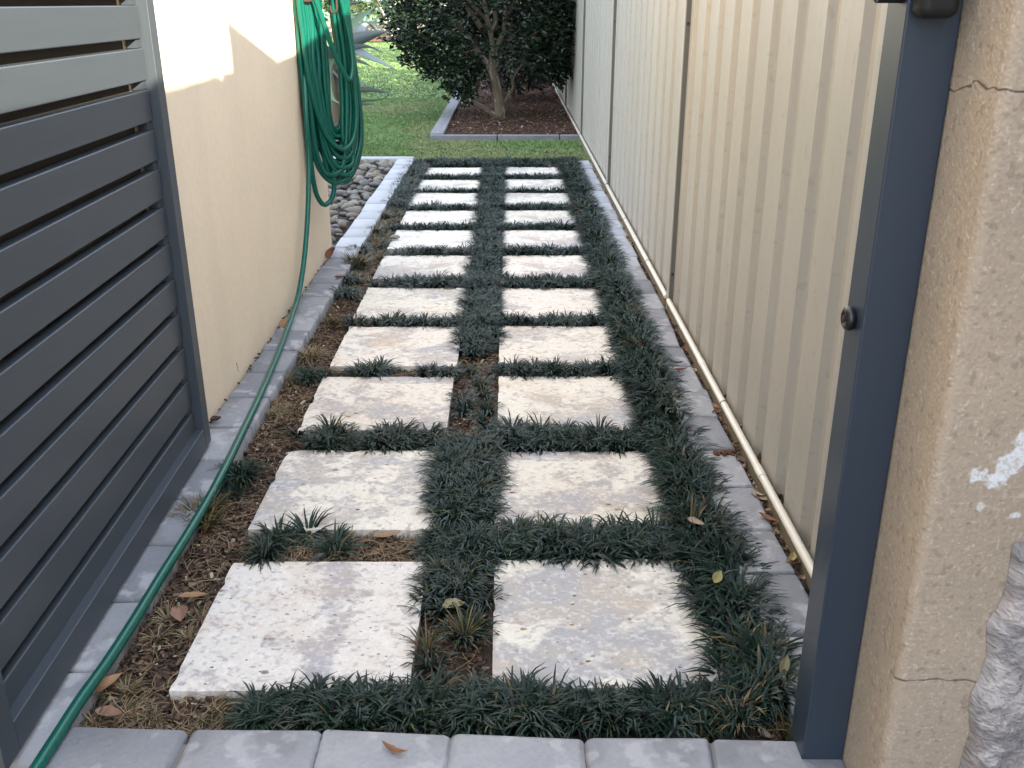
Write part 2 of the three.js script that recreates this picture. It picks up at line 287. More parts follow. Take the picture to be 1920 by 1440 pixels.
// ------------------------------------------------------------------ stepping stones
const path = thing('stepping_stone_path', 'two columns of square pale travertine slabs set in mulch', 'path', [0, 0, 0], null, 'structure');
const ROWS = [-1.70, -2.22, -2.743, -3.231, -3.72, -4.254, -4.771, -5.267, -5.78, -6.249, -6.749];
{
  const R = rng(77);
  const mk = (w, d, seed) => {
    let g = new THREE.BoxGeometry(w, 0.04, d, 26, 1, 26); const p = g.attributes.position, uv = g.attributes.uv, ux = seed % 2 ? -1 : 1;
    for (let i = 0; i < p.count; i++) {
      let x = p.getX(i), y = p.getY(i), z = p.getZ(i); const ex = w / 2 - Math.abs(x), ez = d / 2 - Math.abs(z), e = Math.min(ex, ez);
      const nv = fbm(x * 22 + seed, z * 22, seed, 3) - 0.5, chip = sst(0.64, 0.8, fbm(x * 26, z * 26 + seed, seed + 9, 2));
      if (e < 0.001) { const k = 0.003 * nv + 0.003 * chip * (y > 0 ? 1 : 0.2); if (ex < 0.001) x -= Math.sign(x) * Math.abs(k) * 1.2; if (ez < 0.001) z -= Math.sign(z) * Math.abs(k) * 1.2; if (y > 0) y -= 0.002 + 0.004 * chip; }
      if (y > 0) y += 0.0016 * nv;
      p.setXYZ(i, x, y, z); uv.setXY(i, ux * (p.getX(i) / w) + 0.5, (z / d) * 0.98 + 0.5 + (Math.abs(y) < 0.019 ? 0 : 0));
    }
    g = toCreasedNormals(g, 0.7); return g;
  };
  const TR = rng(79), tint = (m, k) => { const c = m.clone(), b = k < 2 ? 1.0 : 0.93 + 0.09 * TR(); c.color.setRGB(b, b * (0.985 + 0.02 * TR()), b * (0.965 + 0.04 * TR())); return c; };
  ROWS.forEach((zb, r) => {
    [-0.365, 0.166].forEach((cx, c) => {
      const k = r * 2 + c, m = mesh('paving_slab', mk(0.398, 0.398, 20 + k), tint(TRAV[[0, 1, 2, 3, 3, 4, 5, 7, 7, 6, 4, 4, 6, 4, 6, 4, 6, 7, 4, 3, 6, 7][k]], k), path);
      m.position.set(cx + (R() - 0.5) * 0.006, -0.027 + (R() - 0.5) * 0.004, zb + 0.199 + (R() - 0.5) * 0.004); m.rotation.set((R() - 0.5) * 0.006, (R() - 0.5) * 0.014, (R() - 0.5) * 0.006);
    });
  });
}

// ------------------------------------------------------------------ metal fence on the right
const FX = 0.60;
{
  const t = thing('metal_fence', 'tall beige corrugated metal fence along the right of the path', 'fence', [FX, 0, -1.05]);
  const Z0 = -1.05, posts = [-1.01, -3.42, -5.80, -8.15, -10.5, -12.87, -15.25, -17.6];
  const topAt = (z, bay) => bay === 0 ? (z > -1.262 ? 1.848 : z > -1.9 ? lerp(1.955, 1.815, sst(0, 1, (-1.26 - z) / 0.6) * 0 + Math.min(1, Math.max(0, (-1.26 - z) / 0.58))) : Math.min(1.86, 1.815 + (-1.84 - z) * 0.09)) : bay === 1 ? 2.32 : bay <= 3 ? 1.9 : 1.32;
  const prof = (s, P) => { // s metres along the sheet, P rib pitch -> depth
    const q = (((s + 0.056) % P) + P) % P, d = 0.017, cs = (t) => 0.5 - 0.5 * Math.cos(Math.PI * t), r = P - 0.026;
    if (q < 0.112) return 0; if (q < 0.138) return d * cs((q - 0.112) / 0.026); if (q < r) return d; return d * (1 - cs((q - r) / 0.026));
  };
    for (let b = 0; b + 1 < posts.length; b++) {
    const za = posts[b], zb = posts[b + 1], n = 3, w = (zb - za) / n, P = -w / 4, cuts = [0.112, 0.116, 0.1205, 0.125, 0.1295, 0.134, 0.138, P - 0.026, P - 0.0215, P - 0.017, P - 0.0125, P - 0.008, P - 0.004].map((c) => c - 0.056);
    for (let k = 0; k < n; k++) {
      const s0 = za + w * k, s1 = za + w * (k + 1), zs = [];
      zs.push(s0);
      const base = za; // ribs keep running from post to post
      for (let m = -1; m < 20; m++) for (const c of cuts) { const z = base - m * P - c; if (z < s0 - 1e-4 && z > s1 + 1e-4) zs.push(z); }
      if (b === 0) for (const z of [-1.2615, -1.2625, -1.84]) if (z < s0 && z > s1) zs.push(z);
      zs.push(s1 + (k < n - 1 ? 0.0006 : 0)); zs.sort((x, y) => y - x);
      const f = new Buf(); let lap = k < n - 1;
      zs.forEach((z, i) => {
        const d = prof(base - z, P);
        const u = (base - z) / 1.2;
        f.v(d, -0.02, z - Z0, u, -0.017); f.v(d, topAt(z, b), z - Z0, u, topAt(z, b) / 1.2);
        if (i) { const a = 2 * i - 2; f.q(a, a + 2, a + 3, a + 1); }
      });
      const g = f.geo(); mesh('sheet', toCreasedNormals(g, 0.3), M.fence, t);
      // lap edge
      if (lap) mesh('lap_edge', box(0.004, topAt(s1, b), 0.07, prof(base - s1, P) + 0.0035, topAt(s1, b) / 2, s1 + 0.001 - Z0), M.fence, t);
    }
    if (b) {
      const h = Math.max(topAt(za, b - 1), topAt(za, b)) + 0.02, zc = za - Z0;
      mesh('post', box(0.004, h - 0.0, 0.040, -0.0165, h / 2, zc - 0.012, 0.0012), M.fencePost, t);
      const side = mesh('post_channel', box(0.030, h - 0.004, 0.010, 0.0005, h / 2, zc + 0.004, 0.001), M.fenceDark, t);
      for (const y of b === 1 ? [0.985, 0.13] : [0.95, 0.2]) mesh('screw', new THREE.CylinderGeometry(0.0042, 0.005, 0.004, 10).rotateX(Math.PI / 2).translate(-0.007, y, zc + 0.011), M.screw, side);
    }
    // bottom rail, rounded, in two lengths with a sleeve and clips
    const L = za - zb - 0.05, zm = (za + zb) / 2 - Z0 - 0.002;
    const sh = new THREE.Shape(); sh.absarc(0, 0, 0.0092, 0, Math.PI * 2);
    const rg = new THREE.ExtrudeGeometry(sh, { depth: L, bevelEnabled: false, curveSegments: 10 }).translate(-0.018, 0.034, zm - L / 2);
    const rail = mesh('bottom_rail', rg, M.rail, t);
    mesh('rail_web', box(0.010, 0.030, L, -0.018, 0.013, zm), M.railDirt, rail);
    if (b < 2) for (const f of [0.22, 0.41, 0.585, 0.72]) { const zz = za - Z0 - 0.03 - L * f; if (f === 0.22 || f === 0.585) mesh('clip', new THREE.TorusGeometry(0.0098, 0.0013, 6, 14, Math.PI).translate(-0.018, 0.034, zz), M.railDirt, rail); else mesh('sleeve', new THREE.CylinderGeometry(0.0104, 0.0104, 0.05, 16).rotateX(Math.PI / 2).translate(-0.018, 0.034, zz), M.rail, rail); }
    if (topAt(za, b)) { const tg = []; const N = b === 0 ? [[-1.263, -1.84], [-1.84, zb]] : [[za, zb]]; for (const [p, q] of N) { const y1 = topAt(p - 1e-3, b), y2 = topAt(q + 1e-3, b), l = Math.hypot(p - q, y2 - y1); const bx = new THREE.BoxGeometry(0.04, 0.03, l); bx.rotateX(Math.atan2(y2 - y1, p - q)); bx.translate(0.014, (y1 + y2) / 2 + 0.01, (p + q) / 2 - Z0); tg.push(bx); } mesh('top_rail', mergeGeometries(tg), M.fencePost, t); }
  }
}

// ------------------------------------------------------------------ gate post, rendered pillar, stone wall on the right
{
  const t = thing('gate_post', 'slate blue square steel gate post standing against the rendered pillar', 'gate post', [0.4605, 0, -1.15]);
  mesh('post', box(0.0605, 1.72, 0.060, 0, 0.845, 0, 0.0025), M.postBlue, t);
  const la = mesh('latch', new RoundedBoxGeometry(0.043, 0.12, 0.034, 4, 0.011).translate(-0.006, 1.094, 0.046), M.black, t);
  mesh('latch_bolt', mergeGeometries([box(0.03, 0.03, 0.018, -0.043, 1.064, 0.008, 0.004), new THREE.CylinderGeometry(0.006, 0.006, 0.05, 12).rotateZ(Math.PI / 2).translate(-0.035, 1.056, 0.020)].map((g) => g.index ? g.toNonIndexed() : g)), M.black, la);
  const b = mesh('bumper', new THREE.LatheGeometry([[0.0, 0.0105], [0.005, 0.0105], [0.0075, 0.0095], [0.0085, 0.0115], [0.0115, 0.0118], [0.0148, 0.0095], [0.0158, 0.006], [0.0150, 0.002], [0.0128, 0]].map((p) => new THREE.Vector2(p[0], p[1])), 26).rotateZ(Math.PI / 2).translate(-0.0303, 0.682, -0.004), M.rubber, t);
  mesh('bumper_screw', new THREE.CylinderGeometry(0.0042, 0.0042, 0.003, 8).rotateZ(Math.PI / 2).translate(-0.0418, 0.682, -0.004), M.screw, b);
}
{
  const W = 0.80, H = 1.10, ZB = -1.24, X0 = 0.492, ZF = -1.0;
  const cr1 = (s) => 0.966 + 0.010 * (fbm(s * 24, 3, 5, 3) - 0.5) * 2 + (s < 0.17 ? -0.004 : 0.0);
  const cr2 = (s) => 0.2505 - 0.06 * (s - 0.24) + 0.016 * (fbm(s * 26, 9, 8, 3) - 0.5);
  const chips = [[0.568, 0.552, 0.018, 0.030], [0.582, 0.575, 0.014, 0.02], [0.556, 0.534, 0.010, 0.010], [0.538, 0.541, 0.016, 0.011], [0.558, 0.538, 0.012, 0.006], [0.547, 0.500, 0.0045, 0.006], [0.592, 0.487, 0.008, 0.0045], [0.596, 0.6, 0.02, 0.02]];
  const tt = tex(800, 1100, (u, v) => {
    const s = u * W, y = v * H, n = fbm(s * 7, y * 7, 131, 4), g = fbm(s * 330, y * 330, 137, 3), sw = fbm(s * 60, y * 140, 139, 3);
    const k = 0.87 + 0.20 * n + 0.28 * (g - 0.5) + 0.05 * (sw - 0.5); let c = [0.40 * k, 0.325 * k, 0.25 * k], h = 0.5 + 0.9 * (g - 0.5) + 0.12 * (sw - 0.5);
    c = mix3(c, [0.62, 0.55, 0.45], sst(0.70, 0.8, fbm(s * 240, y * 240, 141, 2)) * 0.4); c = mix3(c, [0.2, 0.155, 0.115], sst(0.7, 0.8, fbm(s * 120, y * 120, 143, 2)) * 0.4);
    const x = X0 + (s - 0.24);
    if (s > 0.24) for (const [cx, cy, rx, ry] of chips) { const d = Math.hypot((x - cx) / rx, (y - cy) / ry), e = 1.0 - d + 1.5 * (fbm(x * 130, y * 130, 151, 3) - 0.5); const q = sst(0.0, 0.5, e) * (0.55 + 0.45 * sst(0.35, 0.55, fbm(x * 420, y * 420, 157, 2))); c = mix3(c, [0.74, 0.77, 0.80], q * 0.9); h = lerp(h, 0.75, q); }
    const d1 = Math.abs(y - cr1(s)), w1 = 0.0011 * (0.5 + 1.1 * vn(s * 90, 1, 4)), k1 = 1 - sst(w1 * 0.5, w1 * 1.6, d1);
    const d2 = Math.abs(y - cr2(s)), on2 = s > 0.215 && s < 0.42 ? 1 : 0, w2 = 0.0010 * (0.35 + 1.1 * vn(s * 120, 5, 6)), k2 = on2 * (1 - sst(w2 * 0.5, w2 * 1.7, d2));
    const xs = 0.204 + 0.006 * (fbm(y * 40, 2, 3, 2) - 0.5), k3 = y > 0.262 && y < 0.31 ? 0.35 * (1 - sst(0.0005, 0.002, Math.abs(s - xs - (0.30 - y) * 0.1))) : 0;
    const q = Math.max(k1, k2 * 0.9, k3); c = mix3(c, [0.07, 0.055, 0.045], q * 0.88); h -= 0.5 * q;
    return { c, h };
  }, true);
  const t = thing('rendered_pillar', 'rough beige rendered gate pillar with hairline cracks and white paint chips', 'pillar', [X0, 0, ZF]);
  const b = new Buf(), r = 0.012, prof = [[0, ZB - ZF, 0], [0, -r * 1.0, 0.24 - r]];
  for (let i = 0; i <= 8; i++) { const a = i / 8 * Math.PI / 2; prof.push([r - r * Math.cos(a), -r + r * Math.sin(a), 0.24 - r + i / 8 * r * 1.57]); }
  prof.push([0.5, 0, 0.24 - r + r * 1.57 + 0.5 - r], [0.5, ZB - ZF, 1.0], [0, ZB - ZF, 1.25]);
  const TOP = 1.713;
  // front and side as a fine sheet so that the render is slightly uneven
  const NY = 90, rows = prof.length;
  for (let j = 0; j <= NY; j++) for (let i = 0; i < rows; i++) { const y = lerp(-0.06, TOP, j / NY), e = i >= 1 && i <= rows - 4 ? 0.0016 * (fbm(y * 30, prof[i][2] * 8, 3, 3) - 0.5) : 0; b.v(prof[i][0] + e * 0.7, y, prof[i][1] + e * 0.7, prof[i][2] / W, y / H); }
  for (let j = 0; j < NY; j++) for (let i = 0; i + 1 < rows; i++) { const a = j * rows + i; b.q(a, a + 1, a + rows + 1, a + rows); }
  mesh('pillar', b.geo(), std({ map: tt[0], bumpMap: tt[1], bumpScale: 0.0011, roughness: 0.95, side: THREE.DoubleSide }), t);
  mesh('cap', box(0.53, 0.05, 0.27, 0.25, TOP + 0.0235, (ZB - ZF) / 2, 0.006), std({ color: lin(0.4, 0.33, 0.25), roughness: 0.9 }), t);
}
{
  const t = thing('stone_wall', 'rough lilac grey stone cladding at the lower right in front of the pillar', 'stone wall', [0.60, 0, -0.975]);
  const st = tex(512, 512, (u, v) => {
    const w = fbm(u * 5, v * 5, 171, 3), n = fbm(u * 6 + w * 2, v * 11 - u * 4, 173, 4), m = fbm(u * 22, v * 30 - u * 12, 175, 3), f = fbm(u * 110, v * 110, 177, 3);
    let c = mix3([0.24, 0.225, 0.23], [0.42, 0.39, 0.39], sst(0.3, 0.65, n)); c = mix3(c, [0.58, 0.555, 0.55], sst(0.52, 0.78, m) * 0.55); c = mix3(c, [0.36, 0.27, 0.22], sst(0.58, 0.75, fbm(u * 7, v * 5, 179, 3)) * 0.3);
    c = mix3(c, [0.16, 0.15, 0.16], sst(0.62, 0.75, fbm(u * 30, v * 22, 181, 3)) * 0.5); const k = 0.85 + 0.3 * f; return { c: c.map((q) => q * k), h: 0.5 * m + 0.5 * f };
  }, true);
  const sm = std({ map: st[0], bumpMap: st[1], bumpScale: 0.006, roughness: 0.7, side: THREE.DoubleSide });
  const edge = [[-0.2, 0.592], [0.09, 0.592], [0.143, 0.594], [0.17, 0.597], [0.20, 0.590], [0.226, 0.586], [0.252, 0.593], [0.289, 0.598], [0.313, 0.592], [0.339, 0.589], [0.362, 0.598], [0.386, 0.602], [0.407, 0.602], [0.446, 0.598], [0.452, 0.603], [0.5, 0.62], [0.9, 0.62]];
  const ex = (y) => { for (let i = 0; i + 1 < edge.length; i++) if (y <= edge[i + 1][0]) return lerp(edge[i][1], edge[i + 1][1], (y - edge[i][0]) / (edge[i + 1][0] - edge[i][0])); return 0.62; };
  for (const [ya, yb, sd] of [[-0.05, 0.103, 1], [0.106, 0.452, 2], [0.462, 0.70, 3], [0.71, 1.0, 4]]) {
    const g = gridGeo(44, 70, (u, v) => {
      const y = lerp(ya, yb, v), x = lerp(ex(y) + (sd > 2 ? 0.06 : 0), 0.74, u), e = Math.min(u * 5, Math.min(v, 1 - v) * 12), rim = Math.pow(Math.min(1, e), 0.5);
      const n = fbm(x * 26, y * 26 - x * 12, 190 + sd, 4) - 0.5, rg = Math.abs(fbm(x * 14 + y * 9, y * 12, 195 + sd, 3) - 0.5);
      return [x - 0.60 + (u < 0.02 ? 0.004 * n : 0), y, -0.024 + rim * 0.030 + n * 0.020 * rim - rg * 0.018 * rim, x / 0.35, y / 0.35];
    });
    mesh('stone', g, sm, t);
  }
  // the wall itself runs on towards the street, beyond the right edge of the view
  mesh('wall_body', box(0.40, 2.02, 1.7, 0.33, 0.93, 0.88, 0.01), std({ map: st[0], roughness: 0.8 }), t);
}

{ // dark slat fence going on from the gate hinge towards the street, out of view on the left
  const t = thing('front_fence', 'dark slate slat fence beside the gate hinge, outside the left edge of the photograph', 'fence', [-0.84, 0, -0.98]);
  for (let i = 0; i < 26; i++) mesh('slat', box(0.03, 0.078, 1.6, 0, 0.07 + i * 0.084, 0.85, 0.003), M.slate, t);
  for (const z of [0.05, 1.6]) mesh('post', box(0.06, 2.3, 0.06, -0.05, 1.12, z, 0.003), M.slate, t);
  mesh('backing_panel', box(0.004, 2.2, 1.6, -0.022, 1.1, 0.85), std({ color: lin(0.03, 0.028, 0.026), roughness: 0.9 }), t);
}
// ------------------------------------------------------------------ hose and hanger
{
  const hp = (u, v, w) => { const n = V(0.62, 0, 0.78), A = V(-0.772, 0, -3.93).addScaledVector(n, w), d = ray(u, v), o = V(0, CAM_H, 0), t = n.dot(A.clone().sub(o)) / n.dot(d); return o.addScaledVector(d, t); };
  const t = thing('garden_hose', 'long glossy green garden hose coiled at the wall corner and trailing along the path', 'hose');
  const R = rng(21), r = 0.0099, coils = [];
  const loop = (pts, w) => { const N = pts.length; const c = pts.map(([u, v], i) => hp(u, v, w + 0.012 * Math.sin(i / N * Math.PI * 2))); coils.push(new THREE.TubeGeometry(new THREE.CatmullRomCurve3(c, true, 'centripetal'), 150, r, 9, true)); };
  // photographed loops, outermost first
  loop([[557, -30], [560, 60], [566, 140], [574, 215], [586, 280], [604, 325], [628, 343], [652, 332], [668, 300], [677, 255], [672, 170], [660, 90], [650, 20], [640, -40], [600, -80]], 0.05);
  loop([[563, -30], [569, 70], [580, 150], [596, 215], [618, 262], [643, 280], [660, 266], [668, 230], [664, 150], [654, 70], [646, 0], [636, -50], [600, -80]], 0.075);
  loop([[588, -30], [603, 30], [622, 85], [641, 128], [655, 150], [661, 135], [660, 95], [651, 45], [640, 0], [633, -40], [610, -80]], 0.095);
  loop([[560, -30], [563, 70], [569, 160], [580, 240], [597, 300], [620, 334], [645, 342], [664, 320], [676, 280], [678, 235], [668, 150], [655, 60], [642, -20], [600, -80]], 0.03);
  loop([[596, -30], [606, 60], [614, 140], [618, 215], [626, 243], [634, 246], [640, 225], [640, 150], [634, 60], [628, -40], [612, -80]], 0.015);
  loop([[575, -30], [584, 70], [596, 170], [612, 250], [630, 290], [650, 296], [664, 275], [666, 220], [656, 130], [645, 40], [636, -40], [600, -80]], 0.055);
  for (let i = 0; i < 25; i++) {
    const a = 558 + (i % 3 ? R() * 40 : R() * 18), b = 618 + R() * 34, bx = 612 + R() * 36, by = 250 + R() * 95, k = by - 200, q = 8 + R() * 14;
    loop([[a, -30], [a + 3 + R() * 5, 50], [a + 7 + R() * 6, 120], [lerp(a, bx, 0.30), 150 + k * 0.35], [lerp(a, bx, 0.55), by - 34], [bx - 6, by], [bx + q, by - 6], [lerp(bx, b + 24, 0.75), by - 42], [b + 18 + R() * 6, 150 + k * 0.3], [b + 10 + R() * 4, 100], [b + 4, 30], [b - 4, -40], [(a + b) / 2, -80]], -0.05 + i * 0.0047);
  }
  mesh('coil', mergeGeometries(coils), M.hose, t);
  const tail = [[624, 330], [627, 352], [620, 376], [608, 384], [596, 370], [587, 335], [582, 290]].map(([u, v], i) => hp(u, v, 0.06));
  const tail2 = [[574, 215], [579, 300], [577, 400], [571, 480], [561, 545]].map(([u, v]) => onX(u, v, -0.772));
  const gy = 0.0215;
  const tail3 = [[545, 602], [526, 650], [490, 735], [455, 808], [420, 880], [385, 945], [346, 1010], [300, 1083], [250, 1165], [198, 1245], [150, 1312], [105, 1382], [60, 1452], [-20, 1580]].map(([u, v]) => ground(u, v, gy));
  tail3[0].y += 0.006;
  mesh('trailing_length', new THREE.TubeGeometry(new THREE.CatmullRomCurve3([hp(570, 130, 0.05), ...tail2, ...tail3], false, 'centripetal'), 260, r, 14), M.hose, t);
  mesh('hanging_loop', new THREE.TubeGeometry(new THREE.CatmullRomCurve3([hp(629, 300, 0.06), ...tail, hp(576, 230, 0.05), hp(571, 150, 0.04)], false, 'centripetal'), 60, r, 10), M.hose, t);
  const hb = thing('hose_hanger', 'brown metal hose hanger fixed to the wall corner holding the green hose', 'hose hanger', [-0.797, 1.1, -3.95]);
  const a = hp(568, 0, 0.07).sub(hb.position), c = hp(627, 0, 0.10).sub(hb.position);
  mesh('back_plate', box(0.008, 0.16, 0.12, 0.004, 0.02, 0, 0.002), M.brownMetal, hb);
  mesh('saddle', tube([V(0.006, 0.01, 0.0), V(0.06, 0.03, 0.0), V(0.14, 0.03, -0.04), V(0.19, 0.0, -0.06)], 0.012, 0.012, 16, 8), M.brownMetal, hb);
  mesh('hook', tube([V(a.x, a.y + 0.08, a.z), V(a.x, a.y + 0.02, a.z), V(a.x + 0.004, a.y - 0.002, a.z), V(a.x + 0.035, a.y - 0.002, a.z)], 0.006, 0.006, 16, 8), M.brownMetal, hb);
  mesh('hook', tube([V(c.x + 0.008, c.y + 0.08, c.z), V(c.x + 0.008, c.y, c.z), V(c.x + 0.004, c.y - 0.04, c.z), V(c.x - 0.012, c.y - 0.043, c.z), V(c.x - 0.018, c.y - 0.02, c.z)], 0.005, 0.005, 20, 8), M.brownMetal, hb);
}

// ------------------------------------------------------------------ river pebbles
{
  const t = thing('pebble_bed', 'bed of grey and brown river pebbles at the wall corner', 'pebbles', [0, 0, 0], null, 'structure');
  const R = rng(31);
  const base = mesh('pebble_base', gridGeo(30, 30, (u, v) => { const x = lerp(-2.4, -0.797, u), z = lerp(-4.3, -7.0, v); return [x, -0.05 + 0.02 * fbm(x * 12, z * 12, 4, 2), z, x, z]; }), std({ color: lin(0.05, 0.045, 0.04), roughness: 1, side: THREE.DoubleSide }), t);
  const pt = tex(256, 256, (u, v) => { const n = fbm(u * 5, v * 5, 221, 4), f = fbm(u * 50, v * 50, 223, 3), b = fbm(u * 3, v * 12, 225, 3); const k = 0.75 + 0.4 * n + 0.25 * (f - 0.5) + 0.25 * (b - 0.5); return { c: [k * 0.8, k * 0.8, k * 0.8], h: f }; }, true);
  const cols = [[0.25, 0.245, 0.225], [0.20, 0.205, 0.22], [0.28, 0.25, 0.20], [0.15, 0.157, 0.172], [0.32, 0.305, 0.27], [0.20, 0.175, 0.15], [0.24, 0.20, 0.14], [0.17, 0.165, 0.16]].map((c) => std({ map: pt[0], bumpMap: pt[1], bumpScale: 0.002, color: lin(c[0] * 0.9, c[1] * 0.88, c[2] * 0.86), roughness: 0.62 }));
  const geos = [0, 1, 2, 3, 4, 5, 6].map((s) => { const g = new THREE.SphereGeometry(1, 12, 8), p = g.attributes.position; for (let i = 0; i < p.count; i++) { const x = p.getX(i), y = p.getY(i), z = p.getZ(i), k = 0.86 + 0.3 * fbm(x * 1.3 + s * 5 + 9, y * 1.3 + z * 1.1 + 9, 230 + s, 2); p.setXYZ(i, x * k, y * k, z * k); } g.computeVertexNormals(); return g; });
  const done = []; let n = 0, guard = 0;
  while (n < 296 && guard++ < 30000) {
    const big = n < 250, z = lerp(-4.28, -6.97, Math.pow(R(), 0.85)), x = lerp(-0.81, -1.34, Math.pow(R(), 1.1)), a = big ? 0.017 + R() * 0.021 : 0.013 + R() * 0.012;
    if (done.some(([X, Z, A]) => Math.hypot(X - x, Z - z) < (A + a) * 0.80)) { if (guard < 20000 || done.some(([X, Z, A]) => Math.hypot(X - x, Z - z) < (A + a) * 0.62)) continue; }
    done.push([x, z, a]); n++;
    const m = mesh('pebble', geos[Math.floor(R() * 7)], cols[Math.floor(R() * 8)], t);
    m.scale.set(a * (1 + R() * 0.35), a * (0.5 + R() * 0.28), a * (0.75 + R() * 0.3)); m.position.set(Math.min(x, -0.802 - m.scale.x * 0.7), -0.022 + a * 0.35 + R() * 0.012, z); m.rotation.set((R() - 0.5) * 0.5, R() * 6.3, (R() - 0.5) * 0.5);
  }
}

// ------------------------------------------------------------------ kerbs of the tree bed
{
  const t = thing('garden_kerb', 'low grey concrete kerb around the shrub bed on the lawn', 'kerb', [0, 0, 0], null, 'structure');
  const kt = tex(256, 256, (u, v) => { const n = fbm(u * 5, v * 5, 241, 4), f = fbm(u * 60, v * 60, 243, 2); const k = 0.8 + 0.3 * n + 0.15 * (f - 0.5); return { c: [0.24 * k, 0.25 * k, 0.28 * k], h: f }; }, true);
  const km = std({ map: kt[0], bumpMap: kt[1], bumpScale: 0.003, roughness: 0.85 });
  const xs = [-0.66, -0.1, 0.42, 0.60];
  for (let i = 0; i + 1 < xs.length; i++) mesh('kerb_block', box(xs[i + 1] - xs[i] - 0.008, 0.10, 0.06, (xs[i] + xs[i + 1]) / 2, -0.028, -8.25, 0.008), km, t);
  for (let z = -8.305, i = 0; z > -19; z -= 1.2, i++) { const g = box(0.115, 0.10, 1.192, 0, 0, 0, 0.010); const m = mesh('kerb_block', g, km, t); m.position.set(-0.607, -0.018, z - 0.58); }
}

// ------------------------------------------------------------------ mondo grass
const mondoMat = new THREE.MeshPhysicalMaterial({ vertexColors: true, roughness: 0.40, specularIntensity: 0.5, side: THREE.DoubleSide });
function bladeTuft(seed, n, len, wid, spread, droop, colFn) {
  const R = rng(seed), b = new Buf();
  for (let i = 0; i < n; i++) {
    const a = R() * 6.283, L = len * (0.6 + 0.5 * R()), out = spread * (0.25 + 0.9 * R()), c = colFn(R, i), r0 = 0.008 * R(), w = wid * (0.8 + 0.5 * R()), tw = a + (R() - 0.5) * 0.8;
    let px = Math.cos(a) * r0, pz = Math.sin(a) * r0, py = 0, th = out * 0.6, prev = null; const S = 4;
    for (let k = 0; k <= S; k++) {
      const q = k / S, ww = w * (k === S ? 0.12 : 1 - 0.35 * q * q) / 2, sx = -Math.sin(tw) * ww, sz = Math.cos(tw) * ww, cc = c.map((x) => x * (1 + 0.12 * (q - 0.5)));
      const i0 = b.v(px - sx, py, pz - sz, 0, q, c), i1 = b.v(px + sx, py, pz + sz, 1, q, c);
      if (prev) b.q(prev[0], prev[1], i1, i0); prev = [i0, i1];
      th = Math.min(2.5, th + droop * (0.3 + q) * (0.6 + 0.6 * R())); const st = L / S; px += Math.cos(a) * Math.sin(th) * st; pz += Math.sin(a) * Math.sin(th) * st; py += Math.cos(th) * st;
    }
  }
  return b.geo();
}
const green = (R) => { const k = 0.55 + 0.9 * R(); return R() < 0.012 ? [0.10, 0.09, 0.04] : [0.0085 * k, 0.0245 * k, 0.0175 * k]; };
const brownish = (R) => { const k = 0.7 + 0.6 * R(); return R() < 0.55 ? [0.13 * k, 0.095 * k, 0.045 * k] : [0.028 * k, 0.042 * k, 0.018 * k]; };
const strawy = (R) => { const k = 0.7 + 0.6 * R(); return R() < 0.8 ? [0.19 * k, 0.14 * k, 0.08 * k] : [0.035 * k, 0.045 * k, 0.02 * k]; };
const tuftG = [1, 2, 3, 4, 5].map((s) => bladeTuft(s * 11, 46, 0.072, 0.0035, 0.9, 0.60, green));
const brownG = [1, 2].map((s) => bladeTuft(s * 13 + 500, 40, 0.07, 0.0030, 0.8, 0.40, brownish));
const strawG = [1, 2].map((s) => bladeTuft(s * 13 + 600, 34, 0.07, 0.0026, 1.3, 0.5, strawy));
